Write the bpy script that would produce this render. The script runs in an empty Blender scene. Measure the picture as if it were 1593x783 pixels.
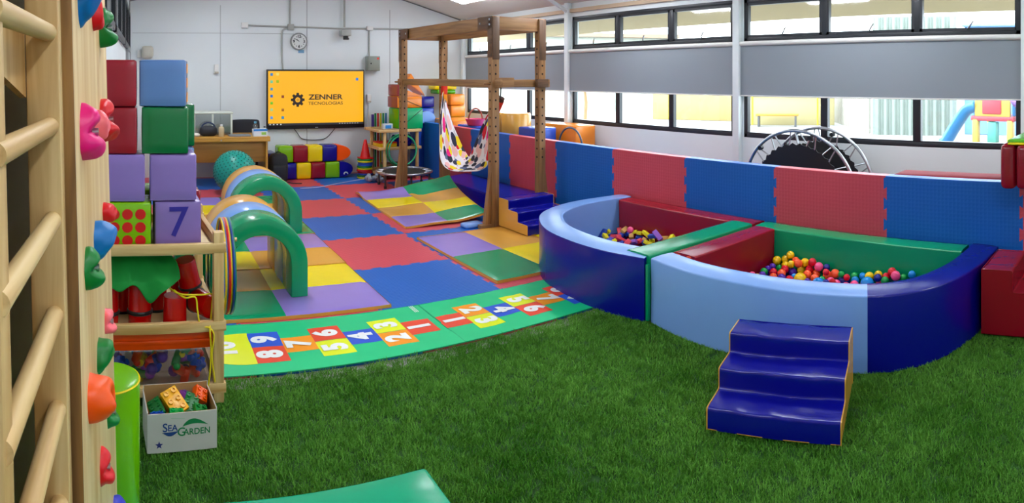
import bpy, bmesh, math, random
from mathutils import Vector, Matrix, noise as mnoise
random.seed(7)
S = bpy.context.scene
COL = S.collection
PI = math.pi

# ------------------------------------------------------------------ camera
# stitched phone panorama: a level central-cylindrical camera, 985 px per radian
FPX, XV, Y0, CAMH = 985.0, 230.0, 118.0, 1.65
cd = bpy.data.cameras.new('camera'); cd.type = 'PANO'
cd.panorama_type = 'CENTRAL_CYLINDRICAL'
cd.central_cylindrical_range_u_min = -796.5 / FPX
cd.central_cylindrical_range_u_max = 796.5 / FPX
cd.central_cylindrical_range_v_min = -(783 - Y0) / FPX
cd.central_cylindrical_range_v_max = Y0 / FPX
cd.central_cylindrical_radius = 1.0
cd.clip_start = 0.01; cd.clip_end = 300
cam = bpy.data.objects.new('camera', cd); COL.objects.link(cam)
cam.location = (0, 0, CAMH)
cam.rotation_euler = (PI / 2, 0, -(796.5 - XV) / FPX)
S.camera = cam

# ------------------------------------------------------------------ view, sky, sun
S.view_settings.view_transform = 'Standard'
S.view_settings.look = 'None'
S.view_settings.gamma = 1.0
S.view_settings.use_curve_mapping = False
S.view_settings.exposure = 0.9
SKY_STRENGTH = 6.5
LAMP_STRENGTH = 22.0
SUN_STRENGTH = 0.3
w = bpy.data.worlds.new('overcast_sky'); S.world = w; w.use_nodes = True
bg = w.node_tree.nodes['Background']
bg.inputs[0].default_value = (0.80, 0.91, 1.0, 1); bg.inputs[1].default_value = SKY_STRENGTH
sd = bpy.data.lights.new('sun', 'SUN'); sd.energy = SUN_STRENGTH; sd.angle = 0.03
sun = bpy.data.objects.new('sun', sd); COL.objects.link(sun)
sun.rotation_euler = Vector((0.35, 0.75, -1.1)).to_track_quat('-Z', 'Y').to_euler()
S.cycles.max_bounces = 7; S.cycles.diffuse_bounces = 4; S.cycles.glossy_bounces = 3
S.cycles.transparent_max_bounces = 12; S.cycles.use_denoising = True
S.cycles.sample_clamp_indirect = 6.0; S.cycles.caustics_reflective = False; S.cycles.caustics_refractive = False


def P(x, y, r):
    """point seen at photo pixel (x, y) at horizontal range r from the camera"""
    t = (x - XV) / FPX
    return Vector((r * math.sin(t), r * math.cos(t), CAMH - r * (y - Y0) / FPX))


# ------------------------------------------------------------------ materials
def lin(h):
    h = h.lstrip('#')
    c = [int(h[i:i + 2], 16) / 255 for i in (0, 2, 4)]
    c = [x / 12.92 if x <= .04045 else ((x + .055) / 1.055) ** 2.4 for x in c]
    g = .2126 * c[0] + .7152 * c[1] + .0722 * c[2]
    return tuple(max(0.0, g + (x - g) * 1.18) for x in c) + (1,)


def _new(name):
    m = bpy.data.materials.new(name); m.use_nodes = True
    nt = m.node_tree; b = nt.nodes['Principled BSDF']
    return m, nt, b


_cache = {}


def mat(name, hexc, rough=.5, var=.08, vscale=3.0, bump=0.0, bscale=40.0, spec=.5, metal=0.0, coords='Object', stretch=(1, 1, 1), bdist=.01, detail=3, coat=0):
    """principled surface with gentle colour variation and optional noise bump"""
    if name in _cache: return _cache[name]
    m, nt, b = _new(name); N = nt.nodes; L = nt.links
    tc = N.new('ShaderNodeTexCoord'); mp = N.new('ShaderNodeMapping')
    mp.inputs['Scale'].default_value = stretch
    L.new(tc.outputs[coords], mp.inputs[0])
    nz = N.new('ShaderNodeTexNoise'); nz.inputs['Scale'].default_value = vscale; nz.inputs['Detail'].default_value = detail
    L.new(mp.outputs[0], nz.inputs[0])
    rp = N.new('ShaderNodeMapRange'); rp.inputs[1].default_value = .3; rp.inputs[2].default_value = .7
    rp.inputs[3].default_value = 1 - var; rp.inputs[4].default_value = 1 + var * .6
    L.new(nz.outputs[0], rp.inputs[0])
    mx = N.new('ShaderNodeMix'); mx.data_type = 'RGBA'; mx.blend_type = 'MULTIPLY'; mx.inputs[0].default_value = 1
    mx.inputs[6].default_value = lin(hexc)
    L.new(rp.outputs[0], mx.inputs[7])
    L.new(mx.outputs[2], b.inputs['Base Color'])
    b.inputs['Roughness'].default_value = rough; b.inputs['Metallic'].default_value = metal
    b.inputs['Specular IOR Level'].default_value = spec
    if coat: b.inputs['Coat Weight'].default_value = coat
    if bump:
        n2 = N.new('ShaderNodeTexNoise'); n2.inputs['Scale'].default_value = bscale; n2.inputs['Detail'].default_value = 3
        L.new(mp.outputs[0], n2.inputs[0])
        bp = N.new('ShaderNodeBump'); bp.inputs['Strength'].default_value = bump; bp.inputs['Distance'].default_value = bdist
        L.new(n2.outputs[0], bp.inputs['Height']); L.new(bp.outputs[0], b.inputs['Normal'])
    _cache[name] = m
    return m


def vinyl(name, hexc, rough=.24):
    return mat('vinyl_' + name, hexc, rough, .05, 2.0, .2, 5.0, .5, bdist=.018)


def wood(name, h1, h2, axis=2, rough=.5, scale=1.0):
    key = 'wood_%s_%d' % (name, axis)
    if key in _cache: return _cache[key]
    m, nt, b = _new(key); N = nt.nodes; L = nt.links
    tc = N.new('ShaderNodeTexCoord'); mp = N.new('ShaderNodeMapping')
    s = [14 * scale] * 3; s[axis] = .9 * scale; mp.inputs['Scale'].default_value = s
    L.new(tc.outputs['Object'], mp.inputs[0])
    nz = N.new('ShaderNodeTexNoise'); nz.inputs['Scale'].default_value = 1.6; nz.inputs['Detail'].default_value = 5
    nz.inputs['Distortion'].default_value = .8
    L.new(mp.outputs[0], nz.inputs[0])
    cr = N.new('ShaderNodeValToRGB'); e = cr.color_ramp.elements
    e[0].position = .33; e[0].color = lin(h1); e[1].position = .66; e[1].color = lin(h2)
    L.new(nz.outputs[0], cr.inputs[0]); L.new(cr.outputs[0], b.inputs['Base Color'])
    b.inputs['Roughness'].default_value = rough
    bp = N.new('ShaderNodeBump'); bp.inputs['Strength'].default_value = .12; bp.inputs['Distance'].default_value = .003
    L.new(nz.outputs[0], bp.inputs['Height']); L.new(bp.outputs[0], b.inputs['Normal'])
    _cache[key] = m
    return m


def glass(name='pane_glass', tint=(.96, .98, .98, 1), gloss=.05):
    if name in _cache: return _cache[name]
    m, nt, b = _new(name); N = nt.nodes; L = nt.links
    N.remove(b); out = N['Material Output']
    t = N.new('ShaderNodeBsdfTransparent'); t.inputs[0].default_value = tint
    g = N.new('ShaderNodeBsdfGlossy'); g.inputs['Roughness'].default_value = .04
    mx = N.new('ShaderNodeMixShader'); mx.inputs[0].default_value = gloss
    L.new(t.outputs[0], mx.inputs[1]); L.new(g.outputs[0], mx.inputs[2]); L.new(mx.outputs[0], out.inputs[0])
    _cache[name] = m
    return m


def emit(name, hexc, strength):
    if name in _cache: return _cache[name]
    if name.startswith('screen'): strength *= .52
    m, nt, b = _new(name)
    b.inputs['Base Color'].default_value = (0.02, 0.02, 0.02, 1)
    b.inputs['Emission Color'].default_value = lin(hexc); b.inputs['Emission Strength'].default_value = strength
    b.inputs['Roughness'].default_value = .3
    _cache[name] = m
    return m


def eva(name, hexc):
    """foam tile with a woven, pressed surface"""
    key = 'eva_' + name
    if key in _cache: return _cache[key]
    m = mat(key, hexc, .48, .05, 1.5)
    nt = m.node_tree; N = nt.nodes; L = nt.links; b = N['Principled BSDF']
    tc = N.new('ShaderNodeTexCoord')
    ck = N.new('ShaderNodeTexVoronoi'); ck.inputs['Scale'].default_value = 34; ck.inputs['Randomness'].default_value = .12
    L.new(tc.outputs['Object'], ck.inputs[0])
    bp = N.new('ShaderNodeBump'); bp.inputs['Strength'].default_value = .35; bp.inputs['Distance'].default_value = .006
    L.new(ck.outputs['Distance'], bp.inputs['Height']); L.new(bp.outputs[0], b.inputs['Normal'])
    return m


# ------------------------------------------------------------------ mesh building
class B:
    """collects shapes into one mesh"""
    def __init__(s): s.bm = bmesh.new(); s.mi = 0

    def _fin(s, verts, M):
        if M is not None: bmesh.ops.transform(s.bm, matrix=M, verts=verts)
        fs = set()
        for v in verts:
            for f in v.link_faces: fs.add(f)
        for f in fs: f.material_index = s.mi
        return verts

    def box(s, c, size, bev=0.0, seg=2, rz=0.0, M=None):
        r = bmesh.ops.create_cube(s.bm, size=1); vs = r['verts']
        bmesh.ops.scale(s.bm, vec=size, verts=vs)
        if bev:
            es = list({e for v in vs for e in v.link_edges})
            b = bmesh.ops.bevel(s.bm, geom=es, offset=bev, segments=seg, profile=.5, affect='EDGES')
            vs = list({v for f in b['faces'] for v in f.verts} | {v for v in vs if v.is_valid})
            vs = list({w for v in vs for f in v.link_faces for w in f.verts})
        T = Matrix.Translation(c) @ Matrix.Rotation(rz, 4, 'Z')
        if M is not None: T = M @ T
        return s._fin(vs, T)

    def soft(s, c, size, r=.012, puff=.006, n=5, M=None, rz=0.0):
        """upholstered foam block: rounded edges, faces slightly swollen"""
        h = [x / 2 for x in size]
        def ax(k):
            a = h[k]; rr = min(r, a * .9)
            L_ = [-a, -a + rr * .3, -a + rr]
            inner = [(-a + rr) + (2 * a - 2 * rr) * i / n for i in range(1, n)]
            return L_ + inner + [a - rr, a - rr * .3, a]
        A = [ax(0), ax(1), ax(2)]; vs = {}
        def vert(p):
            key = tuple(round(x, 6) for x in p)
            if key in vs: return vs[key]
            q = [max(-(h[k] - min(r, h[k] * .9)), min(h[k] - min(r, h[k] * .9), p[k])) for k in range(3)]
            d = Vector([p[k] - q[k] for k in range(3)])
            o = Vector(q) + (d.normalized() * min(r, min(h) * .9) if d.length > 1e-9 else d)
            for k in range(3):
                if abs(abs(p[k]) - h[k]) < 1e-7:
                    i, j = [x for x in range(3) if x != k]
                    o[k] += math.copysign(puff * (1 - (p[i] / h[i]) ** 2) * (1 - (p[j] / h[j]) ** 2), p[k])
            v = s.bm.verts.new(o); vs[key] = v
            return v
        for k in range(3):
            i, j = [x for x in range(3) if x != k]
            for sg in (-1, 1):
                for a in range(len(A[i]) - 1):
                    for b_ in range(len(A[j]) - 1):
                        q = []
                        for (u, v) in ((a, b_), (a + 1, b_), (a + 1, b_ + 1), (a, b_ + 1)):
                            p = [0, 0, 0]; p[i] = A[i][u]; p[j] = A[j][v]; p[k] = sg * h[k]; q.append(vert(p))
                        flip = (sg < 0) ^ (k == 1)
                        f = s.bm.faces.new(q[::-1] if flip else q); f.material_index = s.mi
        T = Matrix.Translation(c) @ Matrix.Rotation(rz, 4, 'Z')
        if M is not None: T = M @ T
        bmesh.ops.transform(s.bm, matrix=T, verts=list(vs.values()))
        return list(vs.values())

    def cyl(s, p0, p1, r0, r1=None, n=16, cap=True, M=None):
        r1 = r0 if r1 is None else r1
        p0, p1 = Vector(p0), Vector(p1); d = p1 - p0
        r = bmesh.ops.create_cone(s.bm, cap_ends=cap, cap_tris=False, segments=n, radius1=r0, radius2=r1, depth=d.length)
        T = Matrix.Translation((p0 + p1) / 2) @ d.to_track_quat('Z', 'Y').to_matrix().to_4x4()
        if M is not None: T = M @ T
        return s._fin(r['verts'], T)

    def ball(s, c, r, sc=(1, 1, 1), u=16, v=10, M=None):
        q = bmesh.ops.create_uvsphere(s.bm, u_segments=u, v_segments=v, radius=r)
        T = Matrix.Translation(c) @ Matrix.Diagonal((*sc, 1))
        if M is not None: T = M @ T
        return s._fin(q['verts'], T)

    def tube(s, pts, r, n=8, closed=False, cap=True):
        pts = [Vector(p) for p in pts]; m = len(pts); rings = []
        up = Vector((0, 0, 1)); prev = None
        for i, p in enumerate(pts):
            if closed: t = pts[(i + 1) % m] - pts[i - 1]
            else: t = pts[min(i + 1, m - 1)] - pts[max(i - 1, 0)]
            t.normalize()
            if prev is None:
                a = t.cross(up)
                if a.length < 1e-3: a = t.cross(Vector((1, 0, 0)))
            else:
                a = prev - t * prev.dot(t)
            a.normalize(); b_ = t.cross(a); prev = a
            rr = r[i] if isinstance(r, (list, tuple)) else r
            rings.append([s.bm.verts.new(p + (a * math.cos(2 * PI * k / n) + b_ * math.sin(2 * PI * k / n)) * rr) for k in range(n)])
        for i in range(m if closed else m - 1):
            A_, B_ = rings[i], rings[(i + 1) % m]
            for k in range(n):
                f = s.bm.faces.new((A_[k], A_[(k + 1) % n], B_[(k + 1) % n], B_[k])); f.material_index = s.mi
        if cap and not closed:
            for rg in (rings[0][::-1], rings[-1]):
                f = s.bm.faces.new(rg); f.material_index = s.mi

    def prism(s, poly, z0, z1, M=None):
        """polygon in xy pulled from z0 to z1"""
        lo = [s.bm.verts.new((x, y, z0)) for x, y in poly]; hi = [s.bm.verts.new((x, y, z1)) for x, y in poly]
        n = len(poly); fs = [s.bm.faces.new(hi), s.bm.faces.new(lo[::-1])]
        for i in range(n): fs.append(s.bm.faces.new((lo[i], lo[(i + 1) % n], hi[(i + 1) % n], hi[i])))
        for f in fs: f.material_index = s.mi
        if M is not None: bmesh.ops.transform(s.bm, matrix=M, verts=lo + hi)
        return lo + hi

    def lathe(s, prof, n=24, c=(0, 0, 0), M=None):
        vs = []; rows = []
        for r, z in prof:
            row = [s.bm.verts.new((r * math.cos(2 * PI * k / n), r * math.sin(2 * PI * k / n), z)) for k in range(n)]
            rows.append(row); vs += row
        for a, b_ in zip(rows, rows[1:]):
            for k in range(n):
                f = s.bm.faces.new((a[k], a[(k + 1) % n], b_[(k + 1) % n], b_[k])); f.material_index = s.mi
        for rg in (rows[0][::-1], rows[-1]):
            f = s.bm.faces.new(rg); f.material_index = s.mi
        T = Matrix.Translation(c)
        if M is not None: T = M @ T
        bmesh.ops.transform(s.bm, matrix=T, verts=vs)

    def grid(s, fn, nu, nv, closed_u=False):
        """surface fn(u, v) over the unit square"""
        g = [[s.bm.verts.new(fn(i / nu, j / nv)) for j in range(nv + 1)] for i in range(nu + (0 if closed_u else 1))]
        for i in range(nu):
            for j in range(nv):
                a, b_ = g[i], g[(i + 1) % len(g)]
                f = s.bm.faces.new((a[j], b_[j], b_[j + 1], a[j + 1])); f.material_index = s.mi
        return g

    def sweep(s, path, sect, mi=None, closed=False, t0=None, t1=None):
        """sect: list of (offset to the left, z); path: list of (x, y). mi: material per section edge"""
        path = [Vector((p[0], p[1], 0)) for p in path]; m = len(path); k = len(sect); rings = []
        for i, p in enumerate(path):
            t = (path[min(i + 1, m - 1)] - path[max(i - 1, 0)]).normalized()
            if i == 0 and t0 is not None: t = Vector((*t0, 0)).normalized()
            if i == m - 1 and t1 is not None: t = Vector((*t1, 0)).normalized()
            nrm = Vector((-t.y, t.x, 0))
            rings.append([s.bm.verts.new(p + nrm * o + Vector((0, 0, z))) for o, z in sect])
        for a, b_ in zip(rings, rings[1:]):
            for j in range(k):
                f = s.bm.faces.new((a[j], b_[j], b_[(j + 1) % k], a[(j + 1) % k]))
                f.material_index = mi[j] if mi else s.mi
        for rg, e in ((rings[0], 0), (rings[-1][::-1], 0)):
            f = s.bm.faces.new(rg); f.material_index = mi[0] if mi else s.mi

    def obj(s, name, mats, parent=None, smooth=38, loc=None, rot=None, solid=0.0, sub=0):
        bmesh.ops.recalc_face_normals(s.bm, faces=s.bm.faces[:])
        me = bpy.data.meshes.new(name); s.bm.to_mesh(me); s.bm.free()
        for m in (mats if isinstance(mats, (list, tuple)) else [mats]): me.materials.append(m)
        if smooth:
            me.polygons.foreach_set('use_smooth', [True] * len(me.polygons))
            me.set_sharp_from_angle(angle=math.radians(smooth))
        o = bpy.data.objects.new(name, me); COL.objects.link(o)
        if parent is not None: o.parent = parent
        if loc is not None: o.location = loc
        if rot is not None: o.rotation_euler = rot
        if solid:
            md = o.modifiers.new('thickness', 'SOLIDIFY'); md.thickness = solid; md.offset = 0
        if sub:
            md = o.modifiers.new('smooth', 'SUBSURF'); md.levels = sub; md.render_levels = sub
        return o


def thing(name, label, cat, loc=(0, 0, 0), rz=0.0, group=None, rot=None):
    o = bpy.data.objects.new(name, None); COL.objects.link(o); o.empty_display_size = .1
    o.location = loc; o.rotation_euler = rot if rot else (0, 0, rz)
    return tag(o, label, cat, group)


def tag(o, label, cat, group=None, kind=None):
    o['label'] = label; o['category'] = cat
    if group: o['group'] = group
    if kind: o['kind'] = kind
    return o


def struct(o):
    o['kind'] = 'structure'
    return o


def lab(o, label):
    o['label'] = label
    return o


def copy_thing(o, label=None, loc=None, rot=None, group=None):
    def rec(q, par):
        c = q.copy(); COL.objects.link(c)
        if par is not None: c.parent = par
        for ch in list(q.children): rec(ch, c)
        return c
    c = rec(o, None)
    if label: c['label'] = label
    if group: c['group'] = group
    if loc is not None: c.location = loc
    if rot is not None: c.rotation_euler = rot
    return c


def text_mesh(name, body, size, m, parent, loc, rot, depth=.001, bold=0.0, align='CENTER', sx=1.0, shear=0):
    cu = bpy.data.curves.new(name, 'FONT'); cu.body = body; cu.size = size; cu.extrude = depth; cu.offset = bold
    cu.align_x = align; cu.align_y = 'CENTER'; cu.shear = shear; cu.resolution_u = 4
    tmp = bpy.data.objects.new(name, cu); COL.objects.link(tmp)
    dg = bpy.context.evaluated_depsgraph_get(); dg.update()
    me = bpy.data.meshes.new_from_object(tmp.evaluated_get(dg))
    bpy.data.objects.remove(tmp); bpy.data.curves.remove(cu)
    me.materials.clear(); me.materials.append(m); me.name = name
    o = bpy.data.objects.new(name, me); COL.objects.link(o)
    o.parent = parent; o.location = loc; o.rotation_euler = rot; o.scale = (sx, 1, 1)
    return o


def spline(pts, n=8):
    """catmull-rom through pts"""
    V = [Vector(p) for p in pts]; out = []
    for i in range(len(V) - 1):
        p0, p1, p2, p3 = V[max(i - 1, 0)], V[i], V[i + 1], V[min(i + 2, len(V) - 1)]
        for k in range(n):
            t = k / n
            out.append(.5 * ((2 * p1) + (p2 - p0) * t + (2 * p0 - 5 * p1 + 4 * p2 - p3) * t * t + (3 * p1 - p0 - 3 * p2 + p3) * t ** 3))
    out.append(V[-1])
    return out


# palette
NAVY = vinyl('navy', '#0e1180'); LBLUE = vinyl('light_blue', '#86a9e2'); MAROON = vinyl('maroon', '#8c1f2b')
GREEN = vinyl('green', '#0d9468'); PURPLE = vinyl('purple', '#9480c6'); YELLOW = vinyl('yellow', '#f2dc0a')
TAN = vinyl('orange_tan', '#d2a05c'); ORANGE = vinyl('orange', '#ef7a2c'); LIME = vinyl('lime', '#7cbf2a')
BLUE = vinyl('blue', '#2b4fb5'); TEAL = vinyl('teal', '#0aa37c'); VIOLET = vinyl('violet', '#8d79bb')
RED = vinyl('red', '#c8202c'); BRICK = vinyl('foam_orange', '#e08b4a')
EVA_R = eva('red', '#c9535f'); EVA_B = eva('blue', '#1a60b2')
WHITE = mat('white_paint', '#e3e9ea', .6, .02, 2, .04, 120, .3)
CEILM = mat('ceiling_paint', '#dcd8d0', .7, .02, 2)
BLACKF = mat('black_frame', '#23262b', .4, .05)
BLACKP = mat('black_plastic', '#141416', .45, .05)
DARKG = mat('dark_grey', '#3c3d40', .5, .05)
STEEL = mat('steel', '#b9bcc0', .28, .04, metal=1.0)
GREYP = mat('grey_plastic', '#a9aba6', .5, .04)
WHITEP = mat('white_plastic', '#e6e6e2', .45, .03)
PINE = [wood('pine', '#bb9462', '#e2c898', a, .5) for a in range(3)]
OAK = [wood('stained', '#7a5738', '#a37c56', a, .5) for a in range(3)]
DOAK = [wood('dark_stained', '#4f3828', '#6e5038', a, .5) for a in range(3)]
DESKW = [wood('desk_laminate', '#b98949', '#cfa05c', a, .4, .6) for a in range(3)]

# ================================================================== ROOM
XL, XR, YB, YF = -.30, 5.55, 10.25, -1.6     # left wall, window wall, far wall, wall behind the camera
RIDX = 2.62; ZE_R, ZE_L, RIDGE = 2.66, 2.84, 3.47
FLOORM = mat('concrete', '#8d8b86', .7, .1, 4)
b = B(); b.box(((XL + XR) / 2, (YB + YF) / 2, -.07), (XR - XL + .3, YB - YF + .3, .1)); struct(b.obj('floor', FLOORM))
# far wall: gable shape
b = B(); M = Matrix.Translation((0, YB, 0)) @ Matrix.Rotation(PI / 2, 4, 'X')
b.prism([(XL - .15, -.1), (XR + .15, -.1), (XR + .15, ZE_R), (RIDX, RIDGE + .1), (XL - .15, ZE_L)], -.12, 0, M)
struct(b.obj('wall_far', WHITE))
b = B(); M = Matrix.Translation((0, YF, 0)) @ Matrix.Rotation(PI / 2, 4, 'X')
b.prism([(XL - .15, -.1), (XR + .15, -.1), (XR + .15, ZE_R), (RIDX, RIDGE + .1), (XL - .15, ZE_L)], 0, .12, M)
struct(b.obj('wall_back', WHITE))
b = B(); b.box((XL - .075, (YB + YF) / 2, 1.4), (.15, YB - YF + .24, 2.98)); struct(b.obj('wall_left', WHITE))
# ceiling, two slopes
b = B()
for (x0, z0, x1, z1) in ((XL - .16, ZE_L + 0.0, RIDX, RIDGE), (RIDX, RIDGE, XR + .16, ZE_R - .03)):
    M = Matrix.Translation((0, YB + .1, 0)) @ Matrix.Rotation(PI / 2, 4, 'X')
    b.prism([(x0, z0), (x1, z1), (x1, z1 + .06), (x0, z0 + .06)], 0, YB - YF + .2, M)
struct(b.obj('ceiling', CEILM))
# thin joints between the wall panels
SEAM = mat('panel_joint', '#7d7f80', .7, .02)
b = B()
for x in (0.28 + .9, 2.63 - .0, 4.12):
    b.box((x, YB - .001, 1.55), (.007, .004, 3.0 if abs(x - RIDX) < 1 else 2.5))
b.box((1.1, YB - .001, 2.345), (2.7, .004, .005))
struct(b.obj('trim_1', SEAM))
b = B()
def ceil_z(x): return RIDGE + (ZE_R - .03 - RIDGE) * (x - RIDX) / (XR + .16 - RIDX) if x > RIDX else ZE_L + (RIDGE - ZE_L) * (x - XL + .16) / (RIDX - XL + .16)
b.tube([(RIDX, YB - .006, RIDGE - .012), (XR, YB - .006, ceil_z(XR) - .012)], .009, 6)
b.tube([(XL, YB - .006, ceil_z(XL) - .012), (RIDX, YB - .006, RIDGE - .012)], .009, 6)
b.tube([(XL + .006, YB - .006, 0), (XL + .006, YB - .006, ceil_z(XL))], .008, 6)
struct(b.obj('trim_2', SEAM))
b = B(); b.box((XR - .006, YB - .02, 1.3), (.012, .04, 2.66)); struct(b.obj('trim_3', WHITE))

# window wall: spandrels, piers and bands leave the openings free
GROUPS = [(7.12, 10.05), (4.17, 7.00), (1.08, 4.04), (-1.5, .97)]
SILL, HEAD1, SILL2, HEAD2 = .985, 1.93, 2.015, 2.48
b = B()
def wb(y0, y1, z0, z1): b.box((XR + .06, (y0 + y1) / 2, (z0 + z1) / 2), (.12, y1 - y0, z1 - z0))
wb(YF, YB, -.1, SILL); wb(YF, YB, HEAD1, SILL2); wb(YF, YB, HEAD2, ZE_R + .04)
edges = [YF] + [v for g in reversed(GROUPS) for v in g] + [YB]
for i in range(0, len(edges), 2):
    wb(edges[i], edges[i + 1], SILL, HEAD1); wb(edges[i], edges[i + 1], SILL2, HEAD2)
struct(b.obj('wall_right', WHITE))
# white steel posts between the windows, with the diagonal brace near the eave
for i, y in enumerate((10.14, 7.06, 4.105, 1.025)):
    b = B(); b.box((XR - .035, y, 1.34), (.07, .085, 2.68), .006)
    if y < 10: b.tube([(XR - .05, y, 2.56), (XR - .5, y, 2.78)], .03, 8)
    struct(b.obj('trim_%d' % (4 + i), WHITE))
# wooden fascia strip over the windows
b = B(); b.box((XR - .02, (YB + YF) / 2, 2.565), (.03, YB - YF, .05)); struct(b.obj('trim_8', mat('fascia', '#cdb9a0', .6)))

GL = glass()
def window(idx, y0, y1, z0, z1, upper):
    root = struct(bpy.data.objects.new('window_%d' % idx, None)); COL.objects.link(root); root.location = (XR + .03, y0, z0)
    L_, Hh = y1 - y0, z1 - z0; t = .045
    f = B()
    f.box((0, L_ / 2, t / 2), (.06, L_, t), .004); f.box((0, L_ / 2, Hh - t / 2), (.06, L_, t), .004)
    f.box((0, t / 2, Hh / 2), (.06, t, Hh), .004); f.box((0, L_ - t / 2, Hh / 2), (.06, t, Hh), .004)
    f.obj('frame', BLACKF, root)
    for k in (1, 2):
        m_ = B(); m_.box((0, L_ * k / 3, Hh / 2), (.062, t * 1.25, Hh - 2 * t), .004); m_.obj('mullion', BLACKF, root)
    for k in range(3):
        ya, yb = L_ * k / 3 + t * .6, L_ * (k + 1) / 3 - t * .6
        s = B(); w2 = .028 if upper else .012
        zc = Hh / 2; hh = Hh - 2 * t
        s.box((-.004, (ya + yb) / 2, t + w2 / 2), (.05, yb - ya, w2)); s.box((-.004, (ya + yb) / 2, Hh - t - w2 / 2), (.05, yb - ya, w2))
        s.box((-.004, ya + w2 / 2, zc), (.05, w2, hh)); s.box((-.004, yb - w2 / 2, zc), (.05, w2, hh))
        s.obj('sash', BLACKF, root)
        g = B(); g.box((0.0, (ya + yb) / 2, Hh / 2), (.006, yb - ya, Hh - 2 * t)); g.obj('pane', GL, root)
        if upper:
            hd = B(); yc = (ya + yb) / 2
            hd.tube([(-.03, yc, t + .02), (-.07, yc - .03, t + .035), (-.085, yc - .07, t + .085)], .008, 6)
            hd.obj('latch', STEEL, root)
n = 0
for (y0, y1) in GROUPS:
    n += 1; window(n, y0, y1, SILL, HEAD1, False)
    n += 1; window(n, y0, y1, SILL2, HEAD2, True)

# roller blinds, half lowered
BLIND = mat('blind_fabric', '#8d949a', .8, .02, 1.5, .05, 300)
names = ['grey roller blind of the farthest window bay, behind the wooden play frame', 'grey roller blind of the middle window bay, half lowered',
         'grey roller blind above the two folded trampolines', 'grey roller blind of the bay beside the camera']
for (y0, y1), nm in zip(GROUPS, names):
    t = thing('roller_blind', nm, 'blind', (XR - .035, (y0 + y1) / 2, 1.43), group='roller blinds on the window wall')
    L_ = y1 - y0 + .06
    if y1 > 10: L_ = y1 - y0 - .02
    k = B(); k.box((0, 0, .275), (.003, L_, .53)); k.obj('fabric', BLIND, t)
    k = B(); k.cyl((.0, -L_ / 2, .565), (.0, L_ / 2, .565), .026, n=14); k.obj('roller_tube', WHITEP, t)
    k = B(); k.box((0, 0, .006), (.012, L_, .014), .003); k.obj('bottom_rail', WHITEP, t)
    for sg in (-1, 1):
        k = B(); k.box((.012, sg * (L_ / 2 + .004), .565), (.05, .006, .06)); k.obj('bracket', STEEL, t)

# ceiling lamps; the unseen shelf side row is added as fill light
LAMPW = emit('tube_light', '#f3f7ff', LAMP_STRENGTH)
n = 0
for x, row in ((4.72, ((8.25, 'far'), (5.4, 'second'), (2.5, 'third'), (-.4, 'near'))), (.85, ((8.25, 'far'), (5.4, 'second'), (2.5, 'third'), (-.4, 'near')))):
    for y, pl in row:
        z = ceil_z(x); sl = math.atan2(ceil_z(x + .1) - ceil_z(x - .1), .2)
        t = thing('ceiling_light', 'fluorescent ceiling fitting, the %s one of those on the %s slope' % (pl, 'window side' if x > 3 else 'unseen shelf side'), 'ceiling light', (x, y, z), rot=(0, -sl, 0), group='fluorescent fittings on the ceiling')
        k = B(); k.box((0, 0, -.035), (.26, 1.25, .06), .008); k.obj('housing', WHITEP, t)
        k = B(); k.box((0, 0, -.075), (.22, 1.2, .02), .006); k.obj('diffuser', LAMPW, t)

# ---------------------------------------------------------------- outside the windows
GROUND = mat('courtyard_ground', '#8e8d8a', .8, .08, .8)
b = B(); b.box((XR + .13 + 22, 8, -.2), (44, 60, .1)); struct(b.obj('courtyard', GROUND))
b = B(); b.prism([(XR + .12, 2.56), (6.78, 2.36), (6.78, 2.44), (XR + .12, 2.64)], 0, 16, Matrix.Translation((0, 12, 0)) @ Matrix.Rotation(PI / 2, 4, 'X'))
struct(b.obj('eave_soffit', mat('soffit_board', '#9a8866', .7, .04)))
def wavy_fence(name, p0, p1, z1, hexc, label, amp=.05, per=.25):
    p0, p1 = Vector(p0), Vector(p1); d = p1 - p0; L_ = d.length; nx = int(L_ / per * 4); k = B(); u = d.normalized(); nn = Vector((-u.y, u.x, 0))
    k.grid(lambda a, c: p0 + d * a + nn * (amp * (1 if int(a * nx + .5) % 4 in (0, 1) else -1)) + Vector((0, 0, c * z1)), nx, 1)
    return tag(k.obj(name, mat(name + hexc, hexc, .6), solid=.01, smooth=0), label, 'fence')
wavy_fence('metal_fence', (17.6, 8.0, -.15), (18.2, 5.5, -.15), 3.6, '#717871', 'green corrugated metal fence left of the plastic playhouse outside')
wavy_fence('metal_fence', (21.9, 11.6, -.15), (17.9, 8.2, -.15), 2.3, '#938e82', 'cream corrugated metal fence across the courtyard')
wavy_fence('metal_fence', (27, 24, -.15), (23.4, 14.6, -.15), 3.2, '#5e676b', 'grey slatted metal fence behind the yellow walls outside')
def yard_block(name, label, c, size, rz, hexc, cat, cap=None):
    t = thing(name, label, cat, (c[0], c[1], -.15), rz)
    k = B(); k.box((0, 0, size[2] / 2), size, .03); k.obj('body', mat('yard' + hexc, hexc, .7, .06), t)
    k = B(); k.box((0, 0, size[2] + .04), (size[0] + .12, size[1] + .12, .08), .02); k.obj('coping', mat('yardc' + (cap or hexc), cap or hexc, .7), t)
    for q in (-.33, .33):
        k = B(); k.box((-size[0] / 2 - .012, size[1] * q, size[2] / 2), (.03, .05, size[2] * .98)); k.obj('joint', mat('yard_joint', '#b7a23e', .7), t)
yard_block('yellow_wall', 'low yellow wall with a bench in front, in the courtyard', (19.6, 12.4), (.4, 3.6, 1.05), .5, '#958a66', 'wall')
yard_block('yellow_wall', 'long yellow planter wall seen through the middle window bay', (19.8, 16.4), (.5, 4.4, 1.15), .35, '#93825a', 'wall')
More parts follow.
